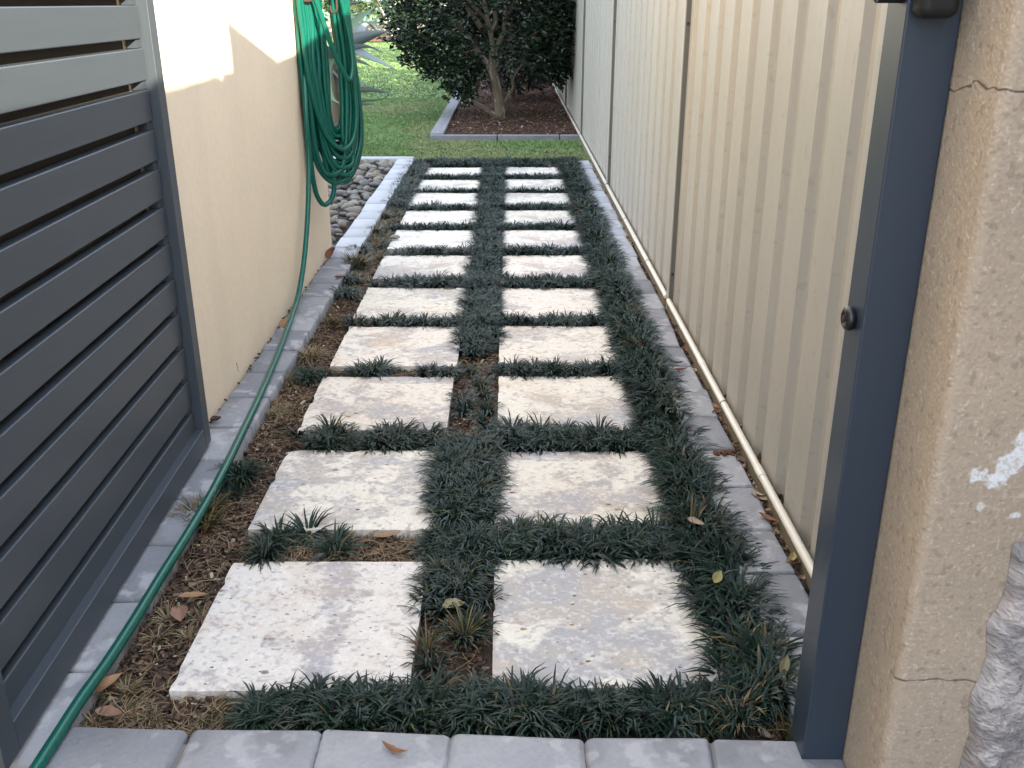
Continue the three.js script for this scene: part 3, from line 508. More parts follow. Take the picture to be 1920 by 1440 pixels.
{
  const R = rng(41), lists = tuftG.map(() => []), bl = brownG.map(() => []), sl = strawG.map(() => []);
  const put = (x, z, s = 1, kind = 0, y = -0.030) => {
    const k = 0.65 + 0.65 * R(), L = kind === 1 ? bl : kind === 2 ? sl : lists;
    L[Math.floor(R() * L.length)].push({ p: V(x, y, z), q: new THREE.Euler((R() - 0.5) * 0.5, R() * 6.28, (R() - 0.5) * 0.5), s: V(s * (0.85 + 0.3 * R()), s * (0.8 + 0.35 * R()), s * (0.85 + 0.3 * R())), c: lin(k, k * (0.95 + 0.1 * R()), k) });
  };
  const fill = (x0, x1, z0, z1, dens = 1, sp = 0.026, wob = 0.0) => {
    for (let x = x0; x <= x1; x += sp) for (let z = z0; z >= z1; z -= sp) {
      const jx = x + (R() - 0.5) * sp * 1.3, jz = z + (R() - 0.5) * sp * 1.3; const n = fbm(jx * 16 + 40, jz * 16, 91, 2);
      if (R() > dens * (0.55 + 0.9 * n)) continue;
      put(jx, jz, 0.72 + 0.5 * n, R() < 0.035 ? 1 : 0);
    }
  };
  // right strip
  for (let z = -1.27; z > -7.0; z -= 0.022) { const w0 = 0.385 + 0.02 * (fbm(z * 7, 1, 93, 2) - 0.5), w1 = 0.462 + 0.035 * (fbm(z * 6, 5, 95, 3) - 0.5); for (let x = w0; x < w1; x += 0.022) if (R() < 0.97) put(Math.min(x + (R() - 0.5) * 0.03, 0.44), z + (R() - 0.5) * 0.03, (x > 0.41 ? 1.2 : 1.05) + 0.35 * R(), R() < (z > -1.45 && x > 0.40 ? 0.25 : 0.008) ? 1 : 0, -0.03); }
  // centre strip
  for (let z = -1.27; z > -7.0; z -= 0.022) for (let x = -0.150; x < -0.045; x += 0.022) {
    const d = z > -1.52 ? (fbm(x * 14, z * 14, 97, 2) > 0.55 ? 0.75 : 0.12) : z > -1.60 ? 0.35 : z > -1.8 ? 0.95 : z > -1.86 ? 0.3 : z > -2.24 ? 1.2 : z > -2.32 ? 0.1 : z > -2.52 ? (fbm(x * 20, z * 14, 99, 2) > 0.52 ? 0.55 : 0.06) : z > -2.70 ? 0.10 : z > -2.95 ? 0.05 : z > -3.04 ? 0.5 : 1.1;
    if (R() < d) put(x + (R() - 0.5) * 0.035, z + (R() - 0.5) * 0.03, z > -2.25 && z < -1.86 ? 1.15 : 0.95, R() < (z > -1.6 ? 0.05 : 0.006) ? 1 : 0);
  }
  // gaps between the rows (row r lies in front of gap r)
  const front = (r) => ROWS[r] + 0.40;
  for (let r = 0; r <= ROWS.length; r++) {
    const za = r === 0 ? -1.215 : ROWS[r - 1] - 0.005, zb = r === ROWS.length ? -7.04 : front(r) + 0.015; // za nearer, zb farther
    const n = r === 0 || r === ROWS.length ? 1 : 0.98;
    for (let x = -0.56; x < 0.40; x += 0.021) for (let z = za - 0.016; z > zb; z -= 0.021) {
      let d = 1.05; const left = x < -0.16;
      if (left) {
        if (r === 0) d = x > -0.36 ? 0.9 : x > -0.43 ? 0.35 : 0.05;
        else if (r === 1) d = (x > -0.505 && x < -0.468) ? 0.7 : (x > -0.435 && x < -0.42) || (x > -0.385 && x < -0.355) ? 0.4 : 0.0;
        else if (r === 2) d = x > -0.50 && x < -0.19 ? (fbm(x * 26, 3, 101, 2) > 0.40 ? 1.0 : 0.3) : 0.05;
        else if (r === 3) d = (x > -0.46 && x < -0.41) || (x > -0.245 && x < -0.19) ? 0.7 : 0.03;
        else if (r === 4) d = (x > -0.55 && x < -0.50) ? 0.9 : x > -0.36 ? 0.9 : x > -0.44 ? 0.6 : 0.05;
        else if (r === 5) d = x > -0.44 ? 1.0 : x > -0.50 ? 0.6 : 0.05;
        else if (r === 6) d = x > -0.47 ? 1.0 : 0.15; else if (r === 8) d = x > -0.42 && x < -0.34 ? 0.3 : 0.9;
      } else if (x < -0.03 && r > 0 && r < 5) d = [0, 1.0, 0.2, 0.03, 0.6][r];
      if (R() < d * n) put(x + (R() - 0.5) * 0.03, z + (R() - 0.5) * 0.028, (0.78 + 0.4 * R()), R() < (r === 0 ? 0.025 : 0.008) ? 1 : 0);
    }
  }
  // left strip: thick at the far end, thin and half dead nearer
  for (let z = -3.8; z > -7.0; z -= 0.026) for (let x = -0.675; x < -0.58; x += 0.026) { const d = z < -5.35 ? 1.05 : z < -4.4 ? 0.32 : 0.1; if (R() < d) put(x + (R() - 0.5) * 0.03, z + (R() - 0.5) * 0.03, z < -5.35 ? 1.05 : 0.8, R() < (z < -5.35 ? 0.03 : 0.45) ? 1 : 0); }
  for (let z = -1.25; z > -4.8; z -= 0.03) for (let x = -0.67; x < -0.57; x += 0.03) if (R() < 0.55 * sst(0.52, 0.66, fbm(x * 8, z * 8, 103, 2))) put(x, z, 0.7, 2);
  for (let z = -1.27; z > -1.9; z -= 0.03) for (let x = 0.40; x < 0.46; x += 0.03) if (R() < 0.2) put(x, z, 0.9, R() < 0.5 ? 2 : 1);
  for (let x = -0.66; x < -0.3; x += 0.03) for (let z = -1.205; z > -1.29; z -= 0.03) if (R() < 0.3) put(x, z, 0.7, 2);
  for (let x = 0.30; x < 0.46; x += 0.026) if (R() < 0.5) put(x, -1.205 + 0.02 * R(), 0.8, 1);
  const g = thing('mondo_grass', 'dense dark green mondo grass filling the gaps around the pale slabs', 'mondo grass', [0, 0, 0], null, 'stuff');
  lists.forEach((l, i) => inst('mondo_tufts', tuftG[i], mondoMat, l, g)); bl.forEach((l, i) => inst('browned_tufts', brownG[i], mondoMat, l, g)); sl.forEach((l, i) => inst('dead_tufts', strawG[i], mondoMat, l, g));
}
{ // tufts standing alone in the mulch of the left strip
  const S = [
    [385, 990, 1.25, 'b', 'bushy green and brown grass tuft beside the hose, left of the first slabs'],
    [455, 905, 1.2, 'g', 'dark green grass tuft beside the hose, left of the second pale slab'],
    [432, 935, 0.7, 'g', 'small green grass tuft in mulch just in front of the bigger tuft by the hose'],
    [578, 718, 1.0, 'g', 'green grass tuft touching the back left corner of the third slab'],
    [548, 722, 0.9, 's', 'straw brown withered grass tuft left of the third slab'],
    [583, 675, 1.2, 's', 'pale dry straw tuft in mulch left of the fourth slab'],
    [652, 562, 1.2, 'g', 'dark green grass tuft left of the fifth slab, nearer of a pair'],
    [655, 535, 1.1, 'g', 'dark green grass tuft left of the fifth slab, farther of a pair'],
    [672, 505, 1.35, 'b', 'wide grass tuft with orange brown front, left of the sixth slab'],
    [675, 480, 1.2, 'g', 'green grass tuft behind the orange brown one at the left paver edging'],
    [705, 440, 1.0, 'b', 'thin greyish grass tuft left of the seventh slab'],
    [722, 412, 0.9, 'b', 'thin grass tuft left of the eighth slab beside the pale edging'],
    [625, 612, 0.75, 'b', 'low sparse grass tuft in mulch left of the fourth slab back corner'],
    [490, 1362, 0.9, 'g', 'small dark grass tuft at the front edging in front of the first left slab'],
  ];
  const R = rng(61);
  for (const [u, v, s, k, label] of S) {
    const p = ground(u, v, -0.03), t = thing('grass_tuft', label, 'grass tuft', [p.x, -0.03, p.z], 'grass tufts standing alone in the left mulch strip');
    const gs = { g: tuftG, b: brownG, s: strawG }[k], parts = [];
    for (let i = 0; i < 5; i++) { const g = gs[i % gs.length].clone(); g.rotateX((R() - 0.5) * 0.4); g.rotateY(R() * 6.3); g.scale(s * 0.95, s * (0.85 + 0.2 * R()), s * 0.95); const a = i / 5 * 6.28, d = i ? 0.02 * s : 0; g.translate(Math.cos(a) * d, 0, Math.sin(a) * d); parts.push(g); }
    mesh('blades', mergeGeometries(parts), mondoMat, t);
  }
}

// ------------------------------------------------------------------ bark chips, straw and litter
function chipGeo(seed) {
  const R = rng(seed); const g = new THREE.BoxGeometry(1, 0.3, 0.5, 3, 1, 2), p = g.attributes.position;
  for (let i = 0; i < p.count; i++) { const x = p.getX(i), z = p.getZ(i); const n = vn(x * 3 + seed, z * 5, seed) - 0.5; p.setXYZ(i, x * (1 - Math.abs(z) * 0.5) + n * 0.15, p.getY(i) * (1 - 0.6 * Math.abs(x)) + 0.25 * x * x + 0.12 * n, z * (1 - 0.8 * x * x) + n * 0.12); }
  g.computeVertexNormals(); return toCreasedNormals(g, 0.5);
}
function strawGeo(seed) { const R = rng(seed), c = 0.3 + R() * 0.5; return tube([V(-0.5, 0, 0), V(-0.2, 0.05, c * 0.12), V(0.15, 0.06, c * 0.18), V(0.5, 0.0, -c * 0.1)], 0.022, 0.012, 6, 4); }
{
  const R = rng(71), chips = [1, 2, 3, 4].map(chipGeo), straws = [1, 2, 3].map(strawGeo), mat = std({ color: 0xffffff, roughness: 0.9 });
  const cl = chips.map(() => []), sl = straws.map(() => []);
  const tone = () => { const q = R(), k = 0.7 + 0.6 * R(); return q < 0.5 ? lin(0.044 * k, 0.027 * k, 0.019 * k) : q < 0.80 ? lin(0.098 * k, 0.057 * k, 0.038 * k) : q < 0.95 ? lin(0.15 * k, 0.10 * k, 0.066 * k) : lin(0.33 * k, 0.28 * k, 0.215 * k); };
  const area = (x0, x1, z0, z1, n, ns, s = 1, y = -0.032) => {
    for (let i = 0; i < n; i++) { const x = lerp(x0, x1, R()), z = lerp(z0, z1, R()), L = s * (0.006 + 0.017 * R() * R()); cl[Math.floor(R() * 4)].push({ p: V(x, y + 0.010 * R(), z), q: new THREE.Euler((R() - 0.5) * 1.1, R() * 6.28, (R() - 0.5) * 1.1), s: V(L, L * 0.8, L * 0.9), c: tone() }); }
    for (let i = 0; i < ns; i++) { const x = lerp(x0, x1, R()), z = lerp(z0, z1, R()), L = s * (0.02 + 0.04 * R()), k = 0.6 + 0.7 * R(); sl[Math.floor(R() * 3)].push({ p: V(x, y + 0.006 + 0.012 * R(), z), q: new THREE.Euler((R() - 0.5) * 0.5, R() * 6.28, (R() - 0.5) * 0.5), s: V(L, Math.min(L, 0.03), L), c: lin(0.23 * k, 0.165 * k, 0.10 * k) }); }
  };
  area(-0.68, -0.565, -1.18, -3.0, 5200, 520); area(-0.68, -0.565, -3.0, -5.4, 3200, 420);
  area(-0.68, -0.1, -1.18, -1.30, 2300, 420); area(-0.56, -0.16, -1.71, -1.82, 1500, 420); area(-0.16, -0.04, -1.2, -4.0, 3200, 330);
  area(-0.56, 0.4, -2.23, -2.34, 1500, 160); area(-0.56, -0.16, -2.75, -2.84, 900, 130); area(-0.56, -0.16, -3.24, -3.33, 700, 80);
  area(0.4, 0.45, -1.2, -1.9, 600, 160); area(0.565, 0.60, -1.2, -4.5, 1500, 120);
  area(-0.55, 0.6, -8.32, -11.5, 5200, 160, 1.5, 0.01); area(-0.55, 0.6, -11.5, -16, 2200, 60, 2.0, 0.01);
  const g = thing('bark_mulch', 'loose bark chips and dry straw scattered over the mulch beds', 'mulch', [0, 0, 0], null, 'stuff');
  cl.forEach((l, i) => inst('bark_chips', chips[i], mat, l, g)); sl.forEach((l, i) => inst('dry_straw', straws[i], mat, l, g));
}
// ------------------------------------------------------------------ fallen leaves lying about one by one
function leafGeo(seed, L, W, curl) {
  return gridGeo(14, 6, (u, v) => {
    const q = u, w = W * Math.pow(Math.sin(Math.PI * Math.min(1, Math.pow(q, 0.85))), 0.9) * (1 + 0.14 * (vn(q * 8, v * 2, seed) - 0.5)) + 0.0004, s = (v - 0.5) * 2;
    return [(q - 0.5) * L, curl * L * (2 * (q - 0.5) * (q - 0.5)) + Math.abs(s) * w * 0.45 * (0.6 + curl) + 0.003 * (fbm(q * 5, v * 4, seed + 2, 2) - 0.5), s * w * 0.5 + 0.06 * L * Math.sin(q * 3) * curl, q, v];
  });
}
{
  const lt = tex(128, 64, (u, v) => { const n = fbm(u * 8, v * 6, 261, 3), vein = 1 - sst(0.0, 0.05, Math.abs(v - 0.5)), sv = 1 - sst(0, 0.1, Math.abs(((u * 9 + Math.abs(v - 0.5) * 4) % 1) - 0.5)); const k = 0.78 + 0.4 * n + 0.12 * vein - 0.08 * sv; return { c: [k, k, k], h: n }; });
  const mats = {}; const lm = (c) => mats[c] ??= std({ map: lt[0], color: lin(...c.split(',').map((q) => 0.68 * q)), roughness: 0.75, side: THREE.DoubleSide });
  const tan = '0.42,0.26,0.14', pale = '0.46,0.36,0.27', rust = '0.26,0.10,0.05', dark = '0.09,0.05,0.035', orange = '0.34,0.16,0.075', yel = '0.40,0.36,0.15', olive = '0.34,0.32,0.18', pink = '0.36,0.20,0.145';
  const Lf = [ // px, py, height, length, width, curl, turn, colour, label, tilt
    [362, 1118, -0.012, 0.055, 0.018, 0.15, 0.05, tan, 'tan broad leaf in mulch touching the left edge of the first slab'],
    [338, 1155, -0.014, 0.052, 0.03, 0.25, -1.2, pink, 'pinkish brown ragged leaf lying just in front of the tan leaf by the first slab'],
    [724, 1006, -0.012, 0.062, 0.018, 0.25, 0.25, tan, 'tan pointed leaf on mulch in front of the second left slab'],
    [740, 1408, 0.014, 0.045, 0.009, 0.5, -0.45, orange, 'thin curled orange leaf on the front pavers'],
    [960, 925, 0.003, 0.016, 0.006, 0.3, 0, pink, 'tiny reddish leaf on the second right slab'],
    [1305, 980, 0.03, 0.045, 0.014, 0.2, -0.7, pale, 'pale pinkish leaf caught in grass beside the second right slab'],
    [1345, 1082, 0.032, 0.028, 0.018, 0.2, 1.0, yel, 'yellow green leaf resting on grass at the back corner of the first right slab'],
    [1470, 1247, 0.02, 0.036, 0.016, 0.2, 1.2, olive, 'olive leaf upright in grass beside the gate post foot'],
    [1268, 681, 0.016, 0.045, 0.010, 0.3, -0.1, dark, 'slim dark leaf on the right edging, farther of a pair'],
    [1276, 694, 0.016, 0.05, 0.012, 0.3, 0.2, rust, 'rusty leaf on the right edging, nearer of a pair'],
    [1340, 764, 0.006, 0.05, 0.016, 0.2, -0.95, orange, 'orange leaf wedged between the right edging and the fence rail'],
    [1425, 936, 0.008, 0.055, 0.022, 0.3, -0.9, pale, 'pale tan leaf curled against the fence rail'],
    [1486, 1046, 0.014, 0.032, 0.014, 0.2, 1.2, yel, 'yellow leaf standing against the end of the fence rail'],
    [1440, 975, 0.014, 0.05, 0.016, 0.3, -0.9, rust, 'brown leaf under the fence rail beside the pale tan one'],
    [533, 607, 0.02, 0.055, 0.028, 0.2, 0.9, tan, 'tan leaf leaning on the cream wall behind the hose'],
    [511, 752, -0.008, 0.026, 0.014, 0.2, 0.3, orange, 'small orange leaf at the inner edge of the left edging'],
    [192, 1290, -0.006, 0.075, 0.03, 0.2, 0.85, tan, 'long tan leaf under the hose near the front left corner'],
    [205, 1338, -0.008, 0.05, 0.022, 0.2, -0.2, pink, 'reddish tan leaf in the front left corner of the mulch'],
    [637, 520, 0.014, 0.042, 0.024, 0.3, 0.1, pink, 'pinkish leaf on the left edging beside the orange brown tuft'],
    [619, 476, 0.03, 0.06, 0.034, 0.4, 1.2, rust, 'brown curled leaf at the foot of the wall corner'],
    [1031, 312, 0.003, 0.035, 0.022, 0.3, 0.4, orange, 'orange leaf on the farthest right slab'],
    [850, 1137, -0.004, 0.045, 0.03, 0.15, 0.2, olive, 'grey brown leaf in the centre strip between the first two slabs'],
    [1300, 610, 0.016, 0.04, 0.018, 0.3, -0.9, pale, 'pale leaf beside the fence rail below the nearest fence post'],
    [445, 688, 0.016, 0.03, 0.016, 0.4, 0.7, dark, 'small dark leaf at the foot of the cream wall'],
    [405, 788, 0.018, 0.03, 0.02, 0.5, 0.4, dark, 'dark curled leaf where the gate corner meets the wall'],
  ];
  Lf.forEach(([u, v, y, L, W, cu, turn, c, label], i) => { const p = ground(u, v, y), o = mesh('dry_leaf', leafGeo(i + 5, L, W, cu), lm(c)); o.position.copy(p); o.rotation.set(y > 0.018 ? 0.5 : 0.06, turn, y > 0.018 ? 0.4 : 0.05); info(o, label, 'leaf', 'fallen leaves lying on the path and edging'); });
  // litter along the fence base and wall base
  const R = rng(81), g1 = leafGeo(3, 0.034, 0.015, 0.4), list = [], g2 = leafGeo(9, 0.022, 0.011, 0.6), list2 = [];
  for (let i = 0; i < 150; i++) { const k = R(), z = -1.3 - 4.8 * R() * R(), c = [[0.16, 0.085, 0.05], [0.09, 0.05, 0.03], [0.30, 0.20, 0.13]][Math.floor(R() * 3)]; (k < 0.5 ? list : list2).push({ p: V(R() < 0.75 ? 0.604 + 0.024 * R() : 0.562 + 0.01 * R(), 0.0 + 0.012 * R(), z), q: new THREE.Euler(R() - 0.5, R() * 6.28, R() - 0.5), s: 0.7 + 0.6 * R(), c: lin(...c) }); }
  for (let i = 0; i < 46; i++) { const z = -2.2 - 2.1 * R(); list2.push({ p: V(-0.793 + 0.006 * R(), 0.014, z), q: new THREE.Euler(R() - 0.5, R() * 6.28, R() - 0.5), s: 0.35 + 0.5 * R(), c: lin(0.09, 0.055, 0.035) }); }
  const lw = std({ map: lt[0], roughness: 0.8, side: THREE.DoubleSide }), gr = thing('leaf_litter', 'small brown leaf litter along the foot of the fence and wall', 'leaf litter', [0, 0, 0], null, 'stuff');
  inst('litter_leaves', g1, lw, list, gr); inst('litter_crumbs', g2, lw, list2, gr);
  // seed pods and a stray stone
  const pp = ground(1358, 852, 0.014), pod = thing('seed_cluster', 'rust brown cluster of dried seed pods on the right edging', 'seed pods', [pp.x, pp.y, pp.z]);
  const pm = std({ color: lin(0.10, 0.036, 0.02), roughness: 0.8 }); for (let i = 0; i < 16; i++) { const m = mesh('pod', new THREE.IcosahedronGeometry(0.0055, 1), pm, pod); m.position.set((R() - 0.5) * 0.055, 0.004 * R(), (R() - 0.5) * 0.016); m.scale.set(1 + R(), 0.7, 0.8 + 0.4 * R()); m.rotation.set(R(), R() * 6, R()); }
  const sp = ground(741, 444, 0.008), sg = new THREE.IcosahedronGeometry(0.018, 2); sg.scale(1.3, 0.6, 0.9);
  const st = mesh('stray_pebble', sg, std({ color: lin(0.2, 0.2, 0.2), roughness: 0.7 })); st.position.copy(sp); info(st, 'single grey pebble on the left edge of the seventh slab', 'pebble');
}

// ------------------------------------------------------------------ lawn grass
{
  const R = rng(91), mat = std({ vertexColors: true, roughness: 0.7, side: THREE.DoubleSide });
  const gc = (R) => { const k = 0.75 + 0.6 * R(); return R() < 0.10 ? [0.24 * k, 0.19 * k, 0.09 * k] : [0.130 * k, 0.230 * k, 0.072 * k]; };
  const near = [1, 2, 3].map((s) => bladeTuft(700 + s, 12, 0.034, 0.0028, 0.9, 0.3, gc)), far = [1, 2].map((s) => bladeTuft(720 + s, 14, 0.030, 0.008, 2.1, 0.25, gc));
  const nl = near.map(() => []), fl = far.map(() => []);
  const add = (L, x, z, s) => {
    const dry = sst(0.50, 0.66, fbm(x * 1.7 + 5, z * 1.1, 107, 4)) * (z > -11.5 ? 0.9 : 0.12), bare = sst(-8.0, -8.2, z) * 0, k = 0.8 + 0.4 * R();
    const c = mix3([k, k, k], [1.6 * k, 1.05 * k, 1.5 * k], dry * 0.75); L[Math.floor(R() * L.length)].push({ p: V(x, -0.030, z), q: new THREE.Euler((R() - 0.5) * 0.4, R() * 6.28, (R() - 0.5) * 0.4), s: s * (0.7 + 0.6 * R()), c: lin(...c) });
  };
  const inBed = (x, z) => z < -8.19 && x > -0.67;
  for (let z = -7.07; z > -12; z -= 0.021) for (let x = -2.3; x < 0.58; x += 0.021) { const X = x + (R() - 0.5) * 0.03, Z = z + (R() - 0.5) * 0.03; if (!inBed(X, Z) && (X > -1.9 + (Z + 7) * 0.1)) add(nl, X, Z, 0.9); }
  for (let z = -12; z > -36; z -= 0.055 + 0.0025 * (-12 - z)) for (let x = -7.2; x < -0.66; x += 0.055 + 0.002 * (-12 - z)) if (x < 0.02 * z && x > 0.20 * z - 0.2) add(fl, x + (R() - 0.5) * 0.07, z + (R() - 0.5) * 0.07, 1);
  const g = thing('lawn_grass', 'short green lawn grass with dry straw patches', 'grass', [0, 0, 0], null, 'stuff');
  nl.forEach((l, i) => inst('near_blades', near[i], mat, l, g)); fl.forEach((l, i) => inst('far_blades', far[i], mat, l, g));
}

// ------------------------------------------------------------------ shrubs and trees
function leafBlade(L, W) { // small folded glossy leaf, pointing +x
  const b = new Buf(); const pr = [[0, 0.05], [0.25, 0.8], [0.5, 1], [0.78, 0.62], [1, 0]];
  const id = pr.map(([q, w], i) => { const y = -0.10 * L * q * q; return [b.v(q * L, y, 0), b.v(q * L, y + 0.18 * W * w, W * w / 2), b.v(q * L, y + 0.18 * W * w, -W * w / 2)]; });
  for (let i = 0; i + 1 < pr.length; i++) { const A = id[i], B = id[i + 1]; b.q(A[0], A[1], B[1], B[0]); b.q(A[2], A[0], B[0], B[2]); }
  return b.geo();
}
const barkTex = tex(256, 256, (u, v) => { const n = fbm(u * 6, v * 10, 271, 4), l = sst(0.58, 0.66, fbm(u * 5 + 9, v * 8, 273, 3)), f = fbm(u * 50, v * 40, 275, 3); let c = mix3([0.13, 0.105, 0.075], [0.27, 0.225, 0.165], n); c = mix3(c, [0.46, 0.44, 0.39], l * 0.7); const k = 0.85 + 0.3 * f; return { c: c.map((q) => q * k), h: f }; }, true);
M.bark = std({ map: barkTex[0], bumpMap: barkTex[1], bumpScale: 0.006, roughness: 0.9 });
function crownLeaves(R, n, inside, cen, clump, size) { // clumped leaf placements in a volume
  const list = []; const twigs = [];
  let g = 0; while (twigs.length < n / clump && g++ < 60000) { const p = inside(R); if (p) twigs.push(p); }
  for (const p of twigs) {
    const dir = p.clone().sub(cen); dir.y = dir.y * 0.6 - 0.1; dir.normalize().add(V(R() - 0.5, R() - 0.5, R() - 0.5)).normalize();
    for (let i = 0; i < clump; i++) {
      const q = i / clump, a = R() * 6.28, o = V(Math.cos(a), R() - 0.45, Math.sin(a)); const d = dir.clone().multiplyScalar(0.8).add(o).normalize();
      const quat = new THREE.Quaternion().setFromUnitVectors(V(1, 0, 0), d).multiply(new THREE.Quaternion().setFromAxisAngle(V(1, 0, 0), R() * 6.28)); const k = 0.65 + 0.7 * R();
      list.push({ p: p.clone().addScaledVector(dir, 0.14 * (q - 0.5)).add(V(R() - 0.5, R() - 0.5, R() - 0.5).multiplyScalar(0.03)), q: quat, s: size * (0.65 + 0.6 * R()), c: lin(k, k * (0.95 + 0.15 * R()), k * 0.95) });
    }
  }
  return list;
}
{ // the shrub in the kerbed bed
  const t = thing('garden_shrub', 'dark glossy leaved shrub with pale mottled trunk in the kerbed mulch bed', 'shrub', [-0.11, 0.02, -9.78]);
  const R = rng(111), at = (u, v, dz = 0) => onZ(u, v, -9.78 + dz).sub(t.position);
  const tr = mesh('trunk', tube([at(938, 226), at(937, 200), at(931, 165), at(926, 140), at(918, 120)], 0.056, 0.042, 18, 10), M.bark, t);
  const limbs = [
    [[918, 124], [905, 108], [893, 92], [880, 70], [860, 45], 0.034, 0.018], [[922, 126], [926, 108], [934, 85], [945, 55], [948, 10], 0.034, 0.016],
    [[919, 122], [924, 90], [915, 40], [905, 0], [890, -40], 0.026, 0.018], [[928, 130], [936, 112], [941, 95], [944, 80], [942, 60], 0.018, 0.008],
    [[902, 52], [894, 40], [880, 20], [868, 0], [855, -30], 0.026, 0.012], [[915, 40], [908, 30], [890, 14], [870, -10], [850, -40], 0.022, 0.01],
    [[922, 60], [930, 40], [926, 10], [930, -20], [935, -50], 0.026, 0.014], [[880, 70], [862, 62], [845, 58], [825, 60], [800, 66], 0.008, 0.003],
    [[893, 92], [875, 98], [860, 97], [845, 99], [830, 100], 0.009, 0.003], [[948, 60], [980, 72], [1010, 78], [1030, 84], [1050, 88], 0.008, 0.003],
    [[990, 90], [1005, 60], [1020, 40], [1040, 20], [1060, 0], 0.008, 0.004], [[855, 45], [840, 60], [830, 45], [800, 40], [780, 44], 0.010, 0.003]];
  limbs.forEach((l, i) => mesh('limb', tube(l.slice(0, 5).map(([u, v], k) => at(u, v, (i % 3 - 1) * 0.08 * k)), l[5], l[6], 14, 7), M.bark, t));
  mesh('low_stem', tube([at(934, 222), at(920, 210), at(905, 200), at(885, 190), at(876, 182)], 0.026, 0.018, 12, 8), M.bark, t);
  mesh('side_stem', tube([at(946, 192, 0.05), at(952, 180, 0.05), at(962, 165, 0.05), at(962, 150, 0.05), at(972, 130, 0.05), at(985, 110, 0.05), at(990, 88, 0.05)], 0.014, 0.006, 16, 7), M.bark, t);
  mesh('side_stem', tube([at(962, 160, 0.05), at(960, 150, 0.06), at(958, 140, 0.07), at(960, 132, 0.07)], 0.008, 0.004, 8, 6), M.bark, t);
  const low = (x) => x < -0.39 ? lerp(0.16, 0.62, Math.min(1, (-0.39 - x) / 0.72)) : x < 0.1 ? lerp(0.16, 0.52, Math.min(1, (x + 0.39) / 0.25)) : lerp(0.52, 0.30, Math.min(1, (x - 0.1) / 0.35));
  const inside = (R) => {
    const x = lerp(-1.15, 0.70, R()), y = lerp(0.12, 2.0, Math.pow(R(), 1.15)), z = lerp(-0.85, 0.85, R());
    const e = ((x + 0.2) / 0.98) ** 2 + ((y - 1.0) / 1.0) ** 2 + (z / 0.8) ** 2; if (e > 1 + 0.25 * (fbm(x * 5, y * 5 + z * 3, 113, 2) - 0.5)) return null;
    if (y < low(x) + 0.10 * (fbm(x * 9 + 5, z * 7, 115, 2) - 0.5) + 0.12 * Math.max(0, -z)) return null;
    if (x < 0.10 && x > -0.42 && z > -0.02 && y < 1.1 && y > 0.3 && R() < 0.86) return null;
    if (R() > 0.35 + 0.8 * e) return null; return V(x + 0.11, y - 0.02, z);
  };
  const leaf = leafBlade(0.054, 0.026), lmat = new THREE.MeshPhysicalMaterial({ color: lin(0.012, 0.026, 0.014), roughness: 0.26, specularIntensity: 0.75, side: THREE.DoubleSide });
  inst('crown', leaf, lmat, crownLeaves(R, 26000, inside, V(-0.1, 0.9, 0), 9, 1), t).userData.kind = 'stuff';
  // fine twigs
  const tw = []; for (let i = 0; i < 70; i++) { let p = null, g = 0; while (!p && g++ < 50) p = inside(R); if (!p) continue; const d = p.clone().sub(V(0, 0.6, 0)).normalize(); const q = p.clone().addScaledVector(d, -0.25 - 0.2 * R()); tw.push(tube([q, q.clone().lerp(p, 0.5).add(V((R() - 0.5) * 0.05, (R() - 0.5) * 0.05, (R() - 0.5) * 0.05)), p], 0.005, 0.002, 5, 4)); }
  mesh('twigs', mergeGeometries(tw), std({ color: lin(0.16, 0.13, 0.1), roughness: 0.9 }), t);
}
function backShrub(pos, rx, ry, rz, yc, n, seed, name, label, col, size, trunkR, ymin) {
  const t = thing(name, label, 'shrub', pos), R = rng(seed);
  const inside = (R) => { const x = (R() * 2 - 1) * rx, y = yc + (R() * 2 - 1) * ry, z = (R() * 2 - 1) * rz; const e = (x / rx) ** 2 + ((y - yc) / ry) ** 2 + (z / rz) ** 2; if (e > 1 + 0.4 * (fbm(x * 4 + seed, y * 4 + z * 2, seed, 2) - 0.5) || y < ymin || R() > 0.3 + 0.8 * e) return null; return V(x, y, z); };
  const lf = leafBlade(0.06, 0.028); inst('crown', lf, std({ color: lin(...col), roughness: 0.42, side: THREE.DoubleSide }), crownLeaves(R, n, inside, V(0, yc, 0), 9, size), t).userData.kind = 'stuff';
  mesh('trunk', tube([V(0, -0.05, 0), V(0.03, yc * 0.4, 0.02), V(-0.02, yc * 0.8, 0)], trunkR, trunkR * 0.6, 8, 8), M.bark, t);
  for (let i = 0; i < 5; i++) { const a = i / 5 * 6.28; mesh('limb', tube([V(0.02, yc * 0.45, 0.02), V(Math.cos(a) * rx * 0.3, yc * 0.8, Math.sin(a) * rz * 0.3), V(Math.cos(a) * rx * 0.6, yc * 1.15, Math.sin(a) * rz * 0.6)], trunkR * 0.5, trunkR * 0.2, 8, 6), M.bark, t); }
  return t;
}
backShrub([0.02, 0.02, -11.7], 0.75, 1.0, 0.8, 0.98, 9000, 121, 'rear_shrub', 'dark shrub directly behind the pale trunked shrub in the bed', [0.012, 0.022, 0.012], 1.1, 0.045, 0.10);
backShrub([0.05, 0.02, -14.0], 0.85, 1.2, 0.9, 1.15, 7000, 123, 'rear_shrub', 'dark shrub farthest back in the kerbed bed by the fence', [0.012, 0.022, 0.012], 1.4, 0.05, 0.06);
